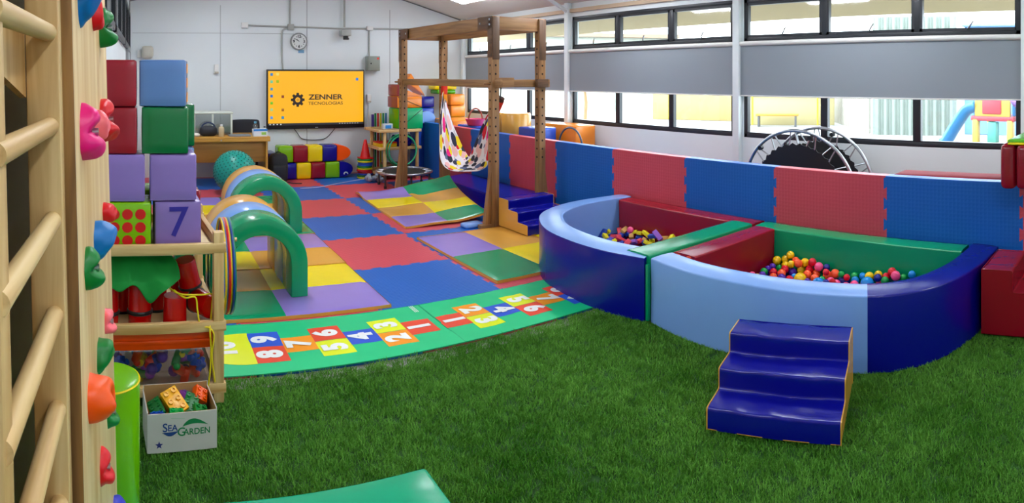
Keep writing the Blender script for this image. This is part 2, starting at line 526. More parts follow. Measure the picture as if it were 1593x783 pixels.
yard_block('blue_wall', 'pale blue wall behind the plastic playhouse outside', (18.9, 3.2), (.3, 4.4, 3.3), .05, '#6f8fb8', 'wall')
t = thing('bench', 'small wooden bench in front of the yellow courtyard wall', 'bench', (18.75, 12.2, -.15), .5)
k = B(); k.box((0, 0, .42), (.4, 1.5, .07), .01); k.obj('seat', mat('bench_wood', '#946a28', .6), t)
for sg in (-1, 1):
    k = B(); k.box((0, sg * .65, .2), (.36, .06, .4)); k.obj('leg', DARKG, t)
# far school building and a tree
t = thing('school_building', 'pale school building with white window frames across the courtyard', 'building', (22, 27, -.15), -.5)
k = B(); k.box((0, 0, 1.9), (9, 4, 3.8)); k.obj('wall', mat('school_wall', '#9a9d94', .8), t)
for q in range(4):
    k = B(); k.box((-3.3 + q * 2.2, -2.02, 2.1), (1.5, .06, 1.2)); wn = k.obj('window', mat('school_window', '#66766b', .3), t)
    k = B(); k.box((-3.3 + q * 2.2, -2.06, 2.1), (.06, .04, 1.2)); k.obj('bar', WHITEP, wn)
k = B(); k.box((0, 0, 3.9), (9.8, 4.8, .2)); k.obj('roof', mat('school_roof', '#7d6b5c', .8), t)
t = thing('tree', 'small green tree outside, left part of the middle window bay', 'tree', (15.2, 18.4, -.15))
k = B(); k.tube([(0, 0, 0), (.05, 0, .8), (0, .05, 1.5)], [.07, .06, .04], 8); k.obj('trunk', mat('bark', '#7a6248', .8), t)
k = B()
for q in range(160):
    d = Vector((random.gauss(0, 1), random.gauss(0, 1), random.gauss(0, 1))).normalized() * random.uniform(.25, .62)
    a = Matrix.Translation(Vector((0, 0, 1.75)) + d) @ Matrix.Rotation(random.uniform(0, 6.3), 4, d)
    k.prism([(-.12, 0), (0, -.05), (.13, 0), (0, .05)], 0, .006, a)
k.obj('crown', mat('tree_leaf', '#557a2e', .6), t)
# swing frame
t = thing('swing_frame', 'white metal swing frame outside the middle window bay', 'swing', (14.2, 17.6, -.15), -.3)
for sg in (-1, 1):
    for e in (-.5, .5):
        k = B(); k.tube([(sg * 1.2, e, 0), (sg * 1.2, 0, 2.2)], .035, 8); k.obj('leg', WHITEP, t)
k = B(); k.tube([(-1.2, 0, 2.2), (1.2, 0, 2.2)], .035, 8); k.obj('crossbar', WHITEP, t)
# plastic playhouse with two slides
t = thing('playhouse', 'plastic playhouse tower in yellow, red and blue with slides, in the courtyard', 'playhouse', (15.05, 3.42, -.15), 1.34 - PI / 2)
pY = mat('play_yellow', '#947e46', .4); pR = mat('play_red', '#8c3038', .4); pB = mat('play_blue', '#33658f', .4); pP = mat('play_purple', '#6e528a', .4); pT = mat('play_teal', '#46786e', .4)
def pb(name, m, c, size, bev=.03): k = B(); k.box(c, size, bev); return k.obj(name, m, t)
# local x runs along the line of sight, y across it (positive y = left in the photo)
pb('panel', pY, (-.45, 0, 1.25), (.08, .95, .85), .03); pb('shutter', pR, (-.5, 0, 1.2), (.06, .5, .62), .03); pb('deck', pR, (0, 0, .78), (1.0, 1.15, .12), .03)
for sg in (-1, 1):
    for e in (-1, 1): pb('post', pY if sg < 0 else pT, (sg * .42, e * .46, .4), (.16, .16, .8), .03)
    pb('panel', pB, (0, sg * .52, 1.25), (.8, .07, .8), .03)
pb('foot', pY, (-.42, .0, .12), (.3, .42, .2), .05); pb('column', pT, (-.42, 0, .45), (.2, .24, .5), .03)
k = B(); k.prism([(-.62, 1.7), (.62, 1.7), (.4, 1.9), (0, 2.05), (-.4, 1.9)], -.5, .5, Matrix.Rotation(PI / 2, 4, 'Z') @ Matrix.Rotation(PI / 2, 4, 'X')); k.obj('roof', pY, t)
def slide(m, y0, sg, wd, reach, top, name='slide'):
    k = B(); cur = spline([(y0, top), (y0 + sg * reach * .35, top - .12), (y0 + sg * reach * .75, top * .42), (y0 + sg * reach, .1), (y0 + sg * (reach + .12), .04)], 6)
    k.grid(lambda u, v: Vector((-.3 + (v - .5) * wd, cur[int(u * (len(cur) - 1) + .5)][0], cur[int(u * (len(cur) - 1) + .5)][1] + .16 * (2 * v - 1) ** 2)), len(cur) - 1, 6)
    return k.obj(name, m, t, solid=.12)
slide(pB, .48, 1, .5, .85, .98); slide(pP, -.6, -1, .8, .9, 1.1)
pb('panel', pR, (-.2, -1.0, 1.35), (.4, .5, .5), .05); pb('panel', pP, (.2, -.75, 1.5), (.3, .4, .8), .05)

# ================================================================== FLOOR COVERINGS
def jig_edge(a, b_, n=11, amp=.013):
    """dovetail teeth from a to b, identical for both neighbours (excludes the end point)"""
    a, b_ = Vector(a), Vector(b_); rev = (b_.x, b_.y) < (a.x, a.y)
    p, q = (b_, a) if rev else (a, b_); d = (q - p); nn = Vector((-d.y, d.x)).normalized(); out = [p.copy()]
    for i in range(n):
        s = amp * (1 if i % 2 else -1); e = .12 / n
        lo, hi = (i + .0) / n, (i + 1.0) / n
        out += [p + d * (lo - e * (i > 0)) + nn * s, p + d * (hi + e * (i < n - 1)) + nn * s]
    out.append(q.copy())
    if rev: out = out[::-1]
    return out[:-1]


def jig_tile(x0, y0, x1, y1, sides, n=11):
    """sides: which of bottom, right, top, left carry teeth"""
    c = [(x0, y0), (x1, y0), (x1, y1), (x0, y1)]; poly = []
    for k in range(4):
        a, b_ = c[k], c[(k + 1) % 4]
        poly += [tuple(v) for v in jig_edge(a, b_, n)] if sides[k] else [a]
    return poly


fm = thing('puzzle_mat', 'red and blue interlocking foam tile flooring under the play mats', 'puzzle mat')
xs = [-.29, .6, 1.6, 2.6, 3.6, 4.433]; ys = [3.45, 4.07, 5.08, 6.09, 7.11, 8.12, 9.13, 10.14]
for i in range(5):
    for j in range(7):
        k = B(); k.prism(jig_tile(xs[i], ys[j], xs[i + 1], ys[j + 1], (j > 0, i < 4, j < 6, i > 0)), -.02, 0)
        red = (i + j) % 2 == 0
        k.obj('tile', EVA_R if red else EVA_B, fm, smooth=0)
k = B(); k.box((2.07, 10.195, -.011), (4.7, .105, .02)); k.obj('edge_strip', EVA_R, fm)

# artificial grass
TURF = mat('turf_backing', '#274d1c', .9, .3, 3)
b = B(); b.box((2.62, .85, -.014), (5.84, 4.42 + .5, .012)); struct(b.obj('turf_base', TURF))
GRASSM, nt, bs = _new('grass_blades'); N = nt.nodes; L = nt.links
oi = N.new('ShaderNodeObjectInfo'); geo = N.new('ShaderNodeNewGeometry'); nz = N.new('ShaderNodeTexNoise'); nz.inputs['Scale'].default_value = 1.6; nz.inputs['Detail'].default_value = 3
L.new(geo.outputs['Position'], nz.inputs[0])
ad = N.new('ShaderNodeMath'); ad.operation = 'MULTIPLY_ADD'; ad.inputs[1].default_value = .42; L.new(oi.outputs['Random'], ad.inputs[0]); L.new(nz.outputs[0], ad.inputs[2])
cr = N.new('ShaderNodeValToRGB'); e = cr.color_ramp.elements; e[0].position = .35; e[0].color = lin('#396f25'); e[1].position = 1.05; e[1].color = lin('#7eb05c')
L.new(ad.outputs[0], cr.inputs[0]); L.new(cr.outputs[0], bs.inputs['Base Color']); bs.inputs['Roughness'].default_value = .55; bs.inputs['Specular IOR Level'].default_value = .25
b = B(); rg = random.Random(3)
for q in range(13):
    a = rg.uniform(0, 6.3); px, py = rg.gauss(0, .013), rg.gauss(0, .013); h = rg.uniform(.012, .024); ln = rg.uniform(.004, .016); a2 = rg.uniform(0, 6.3)
    dx, dy = math.cos(a) * .0016, math.sin(a) * .0016; tx, ty = math.cos(a2) * ln, math.sin(a2) * ln
    v = [b.bm.verts.new(p) for p in ((px - dx, py - dy, 0), (px + dx, py + dy, 0), (px + dx * .8 + tx * .4, py + dy * .8 + ty * .4, h * .65), (px - dx * .8 + tx * .4, py - dy * .8 + ty * .4, h * .65), (px + tx, py + ty, h))]
    b.bm.faces.new((v[0], v[1], v[2], v[3])); b.bm.faces.new((v[3], v[2], v[4]))
me = bpy.data.meshes.new('grass_tuft'); b.bm.to_mesh(me); b.bm.free(); me.materials.append(GRASSM)
tuft = bpy.data.objects.new('grass_tuft', me)        # source of the blades, used by the node group only
ng = bpy.data.node_groups.new('grass_scatter', 'GeometryNodeTree')
ng.interface.new_socket('Geometry', in_out='INPUT', socket_type='NodeSocketGeometry'); ng.interface.new_socket('Geometry', in_out='OUTPUT', socket_type='NodeSocketGeometry')
gi = ng.nodes.new('NodeGroupInput'); go = ng.nodes.new('NodeGroupOutput'); dp = ng.nodes.new('GeometryNodeDistributePointsOnFaces'); dp.inputs['Density'].default_value = 2600
ip = ng.nodes.new('GeometryNodeInstanceOnPoints'); ob = ng.nodes.new('GeometryNodeObjectInfo'); ob.inputs['Object'].default_value = tuft
rv = ng.nodes.new('FunctionNodeRandomValue'); rv.data_type = 'FLOAT_VECTOR'; rv.inputs[0].default_value = (0, 0, 0); rv.inputs[1].default_value = (0, 0, 6.283)
rs = ng.nodes.new('FunctionNodeRandomValue'); rs.data_type = 'FLOAT'; rs.inputs[2].default_value = .75; rs.inputs[3].default_value = 1.25
ng.links.new(gi.outputs[0], dp.inputs['Mesh']); ng.links.new(dp.outputs['Points'], ip.inputs['Points']); ng.links.new(ob.outputs['Geometry'], ip.inputs['Instance'])
ng.links.new(rv.outputs[0], ip.inputs['Rotation']); ng.links.new(rs.outputs[1], ip.inputs['Scale']); ng.links.new(ip.outputs[0], go.inputs[0])
b = B()
for (x0, y0, x1, y1) in ((-.28, -1.5, 4.43, 3.40), (2.9, 3.40, 4.43, 3.44)):
    v = [b.bm.verts.new((x, y, -.007)) for x, y in ((x0, y0), (x1, y0), (x1, y1), (x0, y1))]; b.bm.faces.new(v)
gr = b.obj('grass', GRASSM, smooth=0); md = gr.modifiers.new('scatter', 'NODES'); md.node_group = ng
tag(gr, 'short green artificial grass covering the near half of the floor', 'grass', kind='stuff')

# ------------------------------------------------------------------ hopscotch mats
HOP = mat('hopscotch_cloth', '#46c489', .5, .06, 1.5, .15, 3.0, bdist=.03)
HR, HB, HO, HY = (mat('print_' + n_, h_, .5, .03) for n_, h_ in (('red', '#e2533f'), ('blue', '#2e56c4'), ('orange', '#f3a03a'), ('yellow', '#e6f01c')))
HW = mat('print_white', '#f2f4f2', .5, .02)
def hop_mat(x0, x1, name_label, cells, up):
    t = thing('hopscotch_mat', name_label, 'hopscotch mat', ((x0 + x1) / 2, 3.785, .0))
    L_ = x1 - x0; k = B()
    rng = random.Random(int(x0 * 10))
    def hh(u, v):
        return .0055 + .0035 * mnoise.noise(Vector((u * 5 + x0 * 3, v * 2.2, 1))) + .003 * mnoise.noise(Vector((u * 14, v * 4, x0)))
    def f(u, v):
        return Vector(((u - .5) * L_, (v - .5) * .705, max(.002, hh(u, v))))
    k.grid(f, 60, 24)
    k.obj('cloth', HOP, t, solid=.0)
    k = B(); k.box((0, -.3515, .003), (L_, .004, .006)); k.box((0, .3515, .003), (L_, .004, .006)); k.box((L_ / 2, 0, .003), (.006, .7, .006)); k.box((-L_ / 2, 0, .003), (.006, .7, .006))
    k.obj('hem', mat('hem_green', '#3aa878', .6), t)
    def zz(px, py): return f(px / L_ + .5, py / .705 + .5).z
    for (cx, cy, w_, h_, m_, num, nm) in cells:
        lx, ly = cx - (x0 + x1) / 2, cy - 3.785
        k = B()
        if num == '10':
            pts = [(lx + w_ / 2, ly - h_ / 2), (lx + w_ / 2, ly + h_ / 2)] + [(lx + w_ / 2 - .06 - (w_ - .06) * math.sin(a * PI / 16), ly + h_ / 2 * math.cos(a * PI / 16)) for a in range(0, 17)]
            vs = [k.bm.verts.new((p[0], p[1], max(zz(p[0], p[1]) + .0016, .006))) for p in pts]
            cvert = k.bm.verts.new((lx, ly, zz(lx, ly) + .0035))
            for q in range(len(vs)): k.bm.faces.new((cvert, vs[q], vs[(q + 1) % len(vs)]))
        else:
            k.grid(lambda u, v: Vector((lx + (u - .5) * w_, ly + (v - .5) * h_, zz(lx + (u - .5) * w_, ly + (v - .5) * h_) + .0012)), 10, 10)
        sq = k.obj('number_square', m_, t); lab(sq, '%s with the number %s' % (nm, num))
        zt = max(zz(lx + .07 * a, ly + .07 * c) for a in (-1, 0, 1) for c in (-1, 0, 1)) + .0022
        text_mesh('digit', num, .2 if num != '10' else .2, HW, sq, (lx, ly, zt), (0, 0, PI / 2 if up < 0 else -PI / 2), .0006, .011, sx=.95 if num != '10' else 1.0)
    return t
q = .205; NEAR, MID, FAR = 3.665, 3.77, 3.875
cl = [(1.73, 3.772, .205, .21, HR, '1', 'red square'), (1.53, FAR + .0, .205, .205, HY, '3', 'yellow square'), (1.53, NEAR, .205, .205, HO, '2', 'orange square'),
      (1.326, 3.765, .205, .205, HB, '4', 'blue square'), (1.122, FAR, .205, .205, HR, '6', 'red square'), (1.122, NEAR, .205, .205, HY, '5', 'yellow square'),
      (.92, 3.772, .2, .205, HO, '7', 'orange square'), (.722, FAR, .2, .21, HB, '9', 'blue square'), (.722, NEAR, .2, .21, HR, '8', 'red square'),
      (.46, 3.77, .33, .43, HY, '10', 'yellow half round')]
hop_mat(.2, 1.88, 'green hopscotch mat on the left, its yellow ten beside the shelf', cl, -1)
cr_ = [(1.975, 3.772, .195, .21, HR, '1', 'red square'), (2.165, FAR, .195, .205, HO, '2', 'orange square'), (2.165, NEAR, .195, .205, HY, '3', 'yellow square'),
       (2.36, 3.772, .195, .205, HB, '4', 'blue square'), (2.555, FAR, .195, .205, HY, '5', 'yellow square'), (2.555, NEAR, .195, .205, HR, '6', 'red square'),
       (2.75, 3.775, .195, .205, HO, '7', 'orange square'), (2.945, FAR, .195, .205, HR, '8', 'red square'), (2.945, NEAR, .195, .205, HB, '9', 'blue square')]
hop_mat(1.884, 3.04, 'green hopscotch mat on the right, running under the ball pit', cr_, 1)
t = [o for o in bpy.data.objects if o.name.startswith('hopscotch_mat')][0]
k = B()
for q_ in range(3): k.box((1.80 - 1.04 + q_ * .012, 4.06 - 3.785, .011), (.005, .12, .001))
lab(k.obj('lettering', HW, t), 'small white lines of print in the far corner')

# ------------------------------------------------------------------ patchwork play mats
def patch_mat(label, x0, y0, cols, rows, cw, rh, cmap, zf=None, warp=None, thick=.03, trim=TAN, base=0.0, n=8, group='patchwork floor mats'):
    """cmap[row][col] from the near left patch"""
    W_, D_ = cols * cw, rows * rh
    t = thing('patchwork_mat', label, 'play mat', (x0 + W_ / 2, y0 + D_ / 2, base), group=group)
    zf = zf or (lambda u, v: 0)
    def top(x, y):
        u, v = x / W_ + .5, y / D_ + .5
        edge = min(u * W_, (1 - u) * W_, v * D_, (1 - v) * D_)
        rr = min(1, edge / .02)
        return thick * (.8 + .2 * math.sqrt(rr * (2 - rr))) + zf(u, v) + .0025 * mnoise.noise(Vector((x * 5 + x0, y * 5 + y0, 3)))
    wp = warp or (lambda p, u, v: p)
    for r in range(rows):
        for c in range(cols):
            k = B(); xa, ya = -W_ / 2 + c * cw, -D_ / 2 + r * rh
            g = k.grid(lambda u, v: Vector((xa + u * cw, ya + v * rh, top(xa + u * cw, ya + v * rh) - .004 * max(0, 1 - min(u, 1 - u) * cw / .012) * (0 < c or u > .5) - .004 * max(0, 1 - min(v, 1 - v) * rh / .012))), n * 2, n * 2)
            for v_ in k.bm.verts: v_.co = wp(v_.co.copy(), v_.co.x / W_ + .5, v_.co.y / D_ + .5)
            k.obj('patch', cmap[r][c], t)
    k = B(); P_ = []
    m_ = 24
    for q in range(m_): P_.append((-W_ / 2 + W_ * q / m_, -D_ / 2))
    for q in range(m_): P_.append((W_ / 2, -D_ / 2 + D_ * q / m_))
    for q in range(m_): P_.append((W_ / 2 - W_ * q / m_, D_ / 2))
    for q in range(m_): P_.append((-W_ / 2, D_ / 2 - D_ * q / m_))
    lo = [k.bm.verts.new((x * 1.004, y * 1.004, zf(x / W_ + .5, y / D_ + .5) + .001)) for x, y in P_]
    hi = [k.bm.verts.new((x, y, top(x, y) + .0005)) for x, y in P_]
    for q in range(len(P_)): k.bm.faces.new((lo[q], lo[(q + 1) % len(P_)], hi[(q + 1) % len(P_)], hi[q]))
    k.bm.faces.new(lo[::-1])
    for v_ in k.bm.verts: v_.co = wp(v_.co.copy(), v_.co.x / W_ + .5, v_.co.y / D_ + .5)
    k.obj('side_band', trim, t)
    return t
XM = .17; RH = .532
patch_mat('patchwork mat under the front tunnel arch, green and purple at its near edge', XM, 4.18, 2, 2, .76, RH, [[GREEN, PURPLE], [TAN, YELLOW]])
patch_mat('patchwork mat second from the hopscotch, between the two tunnel arches', XM + .01, 4.18 + 2 * RH + .006, 2, 2, .76, RH, [[YELLOW, TAN], [GREEN, PURPLE]])
patch_mat('patchwork mat under the rear tunnel arch', XM + .02, 4.18 + 4 * RH + .012, 2, 2, .76, RH, [[PURPLE, GREEN], [TAN, YELLOW]])
patch_mat('patchwork mat farthest back on the left, beside the green exercise ball', XM + .02, 4.18 + 6 * RH + .018, 2, 2, .76, RH * .97, [[YELLOW, TAN], [PURPLE, GREEN]])
patch_mat('flat patchwork mat left of the ball pit, green at its near corner', 2.63, 4.27, 2, 2, .53, .77, [[GREEN, YELLOW], [PURPLE, TAN]])
patch_mat('yellow single floor mat under the navy foam steps by the play frame', 3.695, 4.96, 1, 1, .53, .84, [[YELLOW]])
def rumple(p, u, v):
    """corners pulled in where the mat rides up against the navy mat"""
    nl, nr, fl_, fr = (2.70, 6.26), (3.70, 6.22), (2.83, 8.30), (3.93, 7.62)
    x = (nl[0] * (1 - u) + nr[0] * u) * (1 - v) + (fl_[0] * (1 - u) + fr[0] * u) * v
    y = (nl[1] * (1 - u) + nr[1] * u) * (1 - v) + (fl_[1] * (1 - u) + fr[1] * u) * v
    z = .29 * max(0, u) ** 1.5 * max(0, v) ** 3 + .07 * u * u * (1 - v) * (u > 0) + .05 * u * math.sin(PI * v) + .035 * math.exp(-((v - .93) / .08) ** 2) * (1 - u) + .012 * math.sin(u * 6 + v * 10) * math.sin(PI * min(1, max(0, u)))
    return Vector((x - 3.42, y - 7.31, p.z + max(0, z)))
patch_mat('rumpled patchwork mat lying under the wooden play frame', 2.72, 6.26, 2, 4, .70, .525, [[PURPLE, GREEN], [TAN, YELLOW], [YELLOW, TAN], [PURPLE, GREEN]], None, rumple, n=9)
# teal mat at the lower edge of the picture
t = thing('floor_mat', 'teal vinyl mat on the grass at the bottom of the photo', 'play mat', (.33, 1.74, .018), -.02)
k = B(); k.soft((0, 0, .025), (1.5, 1.2, .05), .02, .006, 10); k.obj('cushion', TEAL, t)
k = B(); k.tube([(-.75, -.6, .026), (.74, -.6, .026), (.75, -.59, .026), (.75, .585, .026), (.735, .6, .026), (-.75, .6, .026)], .003, 6); lab(k.obj('piping', mat('piping_light', '#7fe3c9', .5), t), 'pale seam round the edge')

# ================================================================== PARTITION
pt = thing('padded_partition', 'long low partition of red and blue foam tiles along the window side', 'partition', (4.44, 0, 0))
PH = .87
py = [-1.2, -.1, .86, 1.91, 2.91, 3.91, 4.913, 5.908, 6.905, 7.93, 8.9, 9.52]
k = B(); k.box((.06, (py[0] + py[-1]) / 2, PH / 2 - .01), (.06, py[-1] - py[0] - .01, PH - .02)); k.obj('core', OAK[1], pt)
for i in range(len(py) - 1):
    red = i % 2 == 0
    if i == len(py) - 2: red = False
    if i == len(py) - 3: red = True
    red = [0, 1, 0, 1, 0, 1, 0, 1, 0, 1, 0][i] == 1
    m_ = EVA_R if red else EVA_B
    MM = Matrix(((0, 0, 1, 0), (1, 0, 0, 0), (0, 1, 0, 0), (0, 0, 0, 1)))   # xy of the outline -> yz of the wall
    k = B(); k.prism(jig_tile(py[i], 0, py[i + 1], PH, (0, i < len(py) - 2, 0, i > 0), 11), 0, .022, MM)
    k.box((.05, (py[i] + py[i + 1]) / 2, PH + .006), (.1, py[i + 1] - py[i], .018), .003)
    k.box((.108, (py[i] + py[i + 1]) / 2, PH / 2), (.02, py[i + 1] - py[i], PH))
    k.obj('tile', m_, pt, smooth=20)

# ================================================================== BALL PITS
def rr_sect(w_, h_, r=.011, n=4, z0=0.0, tilt=0.0):
    """rounded upholstery section: returns points and the surface each edge belongs to (0 outside, 1 top, 2 inside)"""
    pts, kind = [], []
    pts.append((0, z0)); kind.append(0); pts.append((0.004, h_ * .5)); kind.append(0)
    for i in range(n + 1):
        a = PI - PI / 2 * i / n; pts.append((r + r * math.cos(a), h_ - r + r * math.sin(a))); kind.append(0 if i < n // 2 else 1)
    for q in range(1, 8):
        u = q / 8; pts.append((r + (w_ - 2 * r) * u, h_ + tilt * u + .004 * 4 * u * (1 - u))); kind.append(1)
    for i in range(n + 1):
        a = PI / 2 - PI / 2 * i / n; pts.append((w_ - r + r * math.cos(a), h_ + tilt - r + r * math.sin(a))); kind.append(1 if i < n // 2 else 2)
    pts.append((w_ - .004, h_ * .5)); kind.append(2); pts.append((w_, z0)); kind.append(2)
    return pts, kind
def pit_wall(name, path, w_, h_, mats, parent, label=None, side=-1, tilt=0.0, t0=None, t1=None):
    """path runs along the outer face; the wall lies to its right (side -1) or left"""
    sec, kind = rr_sect(w_, h_, tilt=tilt)
    sec = [(side * o, z) for o, z in sec]
    k = B(); k.sweep(path, sec, [kind[i] for i in range(len(sec))], t0=t0, t1=t1)
    o = k.obj(name, mats, parent)
    if label: lab(o, label)
    return o
PZ = .43
ball_pit = thing('ball_pit', 'curved navy and light blue foam pit on the left, holding foam blocks', 'ball pit', (3.6, 3.9, 0), group='curved foam pits')
lo = lambda pts, o=(3.6, 3.9): [(p[0] - o[0], p[1] - o[1]) for p in pts]
outL = spline([(2.99, 3.0), (2.915, 3.35), (2.905, 3.7), (2.96, 4.06), (3.1, 4.36), (3.3, 4.6), (3.6, 4.76), (3.95, 4.83), (4.41, 4.80)], 8)
pit_wall('curved_wall', lo(outL), .21, PZ, [NAVY, LBLUE, LBLUE], ball_pit, 'navy outside with light blue top', -1, .010)
pit_wall('straight_wall', lo([(4.415, 4.58), (4.415, 4.0), (4.415, 3.4), (4.415, 3.0)]), .2, PZ, [MAROON] * 3, ball_pit, 'maroon back cushion', -1)
pit_wall('end_wall', lo([(4.21, 2.985), (3.8, 2.985), (3.4, 2.985), (3.02, 2.985)]), .215, PZ + .013, [GREEN] * 3, ball_pit, 'green divider', -1)
def pit_pad(path, c, o, zt):
    k = B(); pl_ = [(p[0] + (c[0] - p[0]) * .09 - o[0], p[1] + (c[1] - p[1]) * .09 - o[1]) for p in path]; k.prism(pl_, .004, zt); return k
pit_pad(outL, (4.0, 3.6), (3.6, 3.9), .10).obj('floor_pad', NAVY, ball_pit)
ball_pit2 = thing('ball_pit', 'curved light blue and navy foam pit on the right, holding plastic balls', 'ball pit', (3.7, 1.9, 0), group='curved foam pits')
lo2 = lambda pts: lo(pts, (3.7, 1.9))
outR = spline([(3.02, 2.965), (2.975, 2.65), (2.985, 2.3), (3.045, 1.9), (3.18, 1.475), (3.36, 1.25), (3.6, 1.12), (3.95, 1.04), (4.41, 1.02)], 8)
outR1, outR2 = outR[:33], outR[32:]; JT = tuple(outR[33] - outR[31])
pit_wall('curved_wall', lo2(outR1), .19, PZ, [LBLUE] * 3, ball_pit2, 'light blue curved wall', 1, .008, t1=JT)
pit_wall('curved_wall', lo2(outR2), .195, PZ, [NAVY] * 3, ball_pit2, 'navy curved wall', 1, .008, t0=JT)
pit_wall('straight_wall', lo2([(4.415, 1.24), (4.415, 1.8), (4.415, 2.4), (4.415, 2.96)]), .2, PZ, [GREEN] * 3, ball_pit2, 'green back cushion', 1)
pit_wall('end_wall', lo2([(3.24, 2.965), (3.6, 2.965), (3.9, 2.965), (4.21, 2.965)]), .2, PZ, [MAROON] * 3, ball_pit2, 'maroon divider', -1)
for dy in (.05, .15):
    k = B(); k.box((3.24 - 3.7 - .006, 2.965 - 1.9 - dy, PZ - .06), (.012, .035, .11), .003); lab(k.obj('strap', mat('strap_orange', '#e0543c', .6), ball_pit2), 'orange fastening tab')
pit_pad(outR1 + outR2 + [Vector((4.41, 2.95))], (4.0, 2.2), (3.7, 1.9), .12).obj('floor_pad', NAVY, ball_pit2)
k = B(); k.box((3.0 - 3.6, 2.975 - 3.9, PZ / 2 - .01), (.02, .02, PZ - .06)); lab(k.obj('seam_flap', GREEN, ball_pit), 'green flap between the two pits')

# plastic balls in the right pit: (x, y, radius) in the photo, heap height from the picture
BC = dict(y=('#f0c814', 'yellow'), o=('#fb6a4a', 'orange'), r=('#cf2638', 'red'), g=('#169a50', 'green'), p=('#4c2496', 'purple'), k=('#f2628e', 'pink'), b=('#1f86cc', 'blue'), n=('#141d7c', 'navy blue'))
balls = '''y 363 190 36;y 433 180 32;y 476 143 33;y 436 228 34;y 483 222 31;y 595 208 36;y 565 270 35;y 553 343 53;o 518 190 30;o 545 212 34;r 660 210 34;r 637 258 34
k 710 240 37;n 770 250 28;p 327 238 28;p 293 255 26;g 258 282 32;g 385 252 28;r 430 262 33;r 335 285 33;p 243 312 33;k 160 308 28;y 203 327 30;o 403 297 36;o 335 330 35;p 400 335 36
p 492 282 34;r 468 345 32;o 615 305 36;o 688 293 33;o 683 338 37;o 783 312 41;o 845 298 38;r 770 285 28;g 735 345 22;p 615 362 26;b 710 385 55;n 765 372 28;k 852 382 37
n 922 355 50;g 898 305 24;r 940 328 22;g 1008 320 32;b 1075 318 30;b 1010 352 33;y 1125 325 38;y 1203 310 34;n 1198 332 32;r 1270 322 33;r 1313 285 36;k 1345 315 40;k 1003 388 36;b 1112 378 58
g 1258 355 34;g 1408 332 32;b 1480 305 32;k 1210 365 24;r 825 368 28;k 935 400 32;b 510 325 24;n 130 318 20;g 285 340 20'''
rg = random.Random(5); seen = []
BM_ = {}
def ball_mesh(c):
    if c not in BM_:
        k = B(); k.ball((0, 0, 0), 1.0, u=20, v=12)
        o = k.obj('plastic_ball', mat('ball_' + BC[c][1].replace(' ', '_'), BC[c][0], .3, .03, 2, spec=.5), smooth=180); BM_[c] = o.data
        bpy.data.objects.remove(o)
    return BM_[c]
def add_ball(c, x, y, z, r, label, group):
    o = bpy.data.objects.new('plastic_ball', ball_mesh(c)); COL.objects.link(o); o.location = (x, y, z); o.scale = (r, r, r); o.rotation_euler = (rg.uniform(0, 6), rg.uniform(0, 6), 0)
    return tag(o, label, 'ball', group)
placed = []
for s_ in balls.replace('\n', ';').split(';'):
    c, bx, by, br = s_.split(); px, py_ = 1140 + float(bx) / 5.31, 370 + float(by) / 5.31; rp = float(br) / 5.31
    best = None
    for zi in range(60):
        z = .125 + .030 + zi * .006
        r = (CAMH - z) * FPX / (py_ - Y0); p = P(px, py_, r)
        R = max(.024, min(.05, rp * r * (1 + ((py_ - Y0) / FPX) ** 2) ** .1 / FPX))
        if p.x > 4.20 - R or p.y > 2.75 - R: continue
        bad = sum(1 for (q, qr) in placed if (q - p).length < (qr + R) * .86)
        if bad == 0: best = (p, R); break
        if best is None: best = (p, R)
    if best is None: best = (p, R)
    placed.append((best[0].copy(), best[1])); seen.append((c, best))
# let the heap settle: push touching balls apart, keep them between the cushions
def settle(items, it=40):
    floor_z = [p.z - .008 for p, r in items]
    for _ in range(it):
        for i in range(len(items)):
            p, r = items[i]
            for j in range(i):
                q, s_ = items[j]; d = p - q; gap = r + s_ - d.length
                if gap > .0005:
                    d = d.normalized() if d.length > 1e-6 else Vector((0, 0, 1)); p += d * gap * .5; q -= d * gap * .5
            p.x = min(p.x, 4.20 - r); p.y = min(p.y, 2.75 - r); p.z = max(p.z, floor_z[i])
settle(placed)
seen = [(c, pr) for (c, _), pr in zip(seen, placed)]
for c, (p, R) in seen:
    big = R > .045
    add_ball(c, p.x, p.y, p.z, R, ('large %s plastic ball in the right foam pit' if big else '%s plastic ball in the heap inside the right foam pit') % BC[c][1], 'plastic balls in the right pit')
# a bed of balls below the visible ones
for i in range(9):
    for j in range(13):
        x, y = 3.28 + i * .098 + (.049 if j % 2 else 0), 1.38 + j * .1
        if x > 4.13 or (x - 4.4) ** 2 * .9 + (y - 2.7) ** 2 * .6 > 1.2: continue
        R = .031; z = .12 + R
        if any((Vector((x, y, z)) - q).length < (qr + R) * .96 for q, qr in placed): continue
        c = rg.choice('yorgpkbn'); add_ball(c, x, y, z, R, '%s plastic ball in the heap inside the right foam pit' % BC[c][1], 'plastic balls in the right pit')

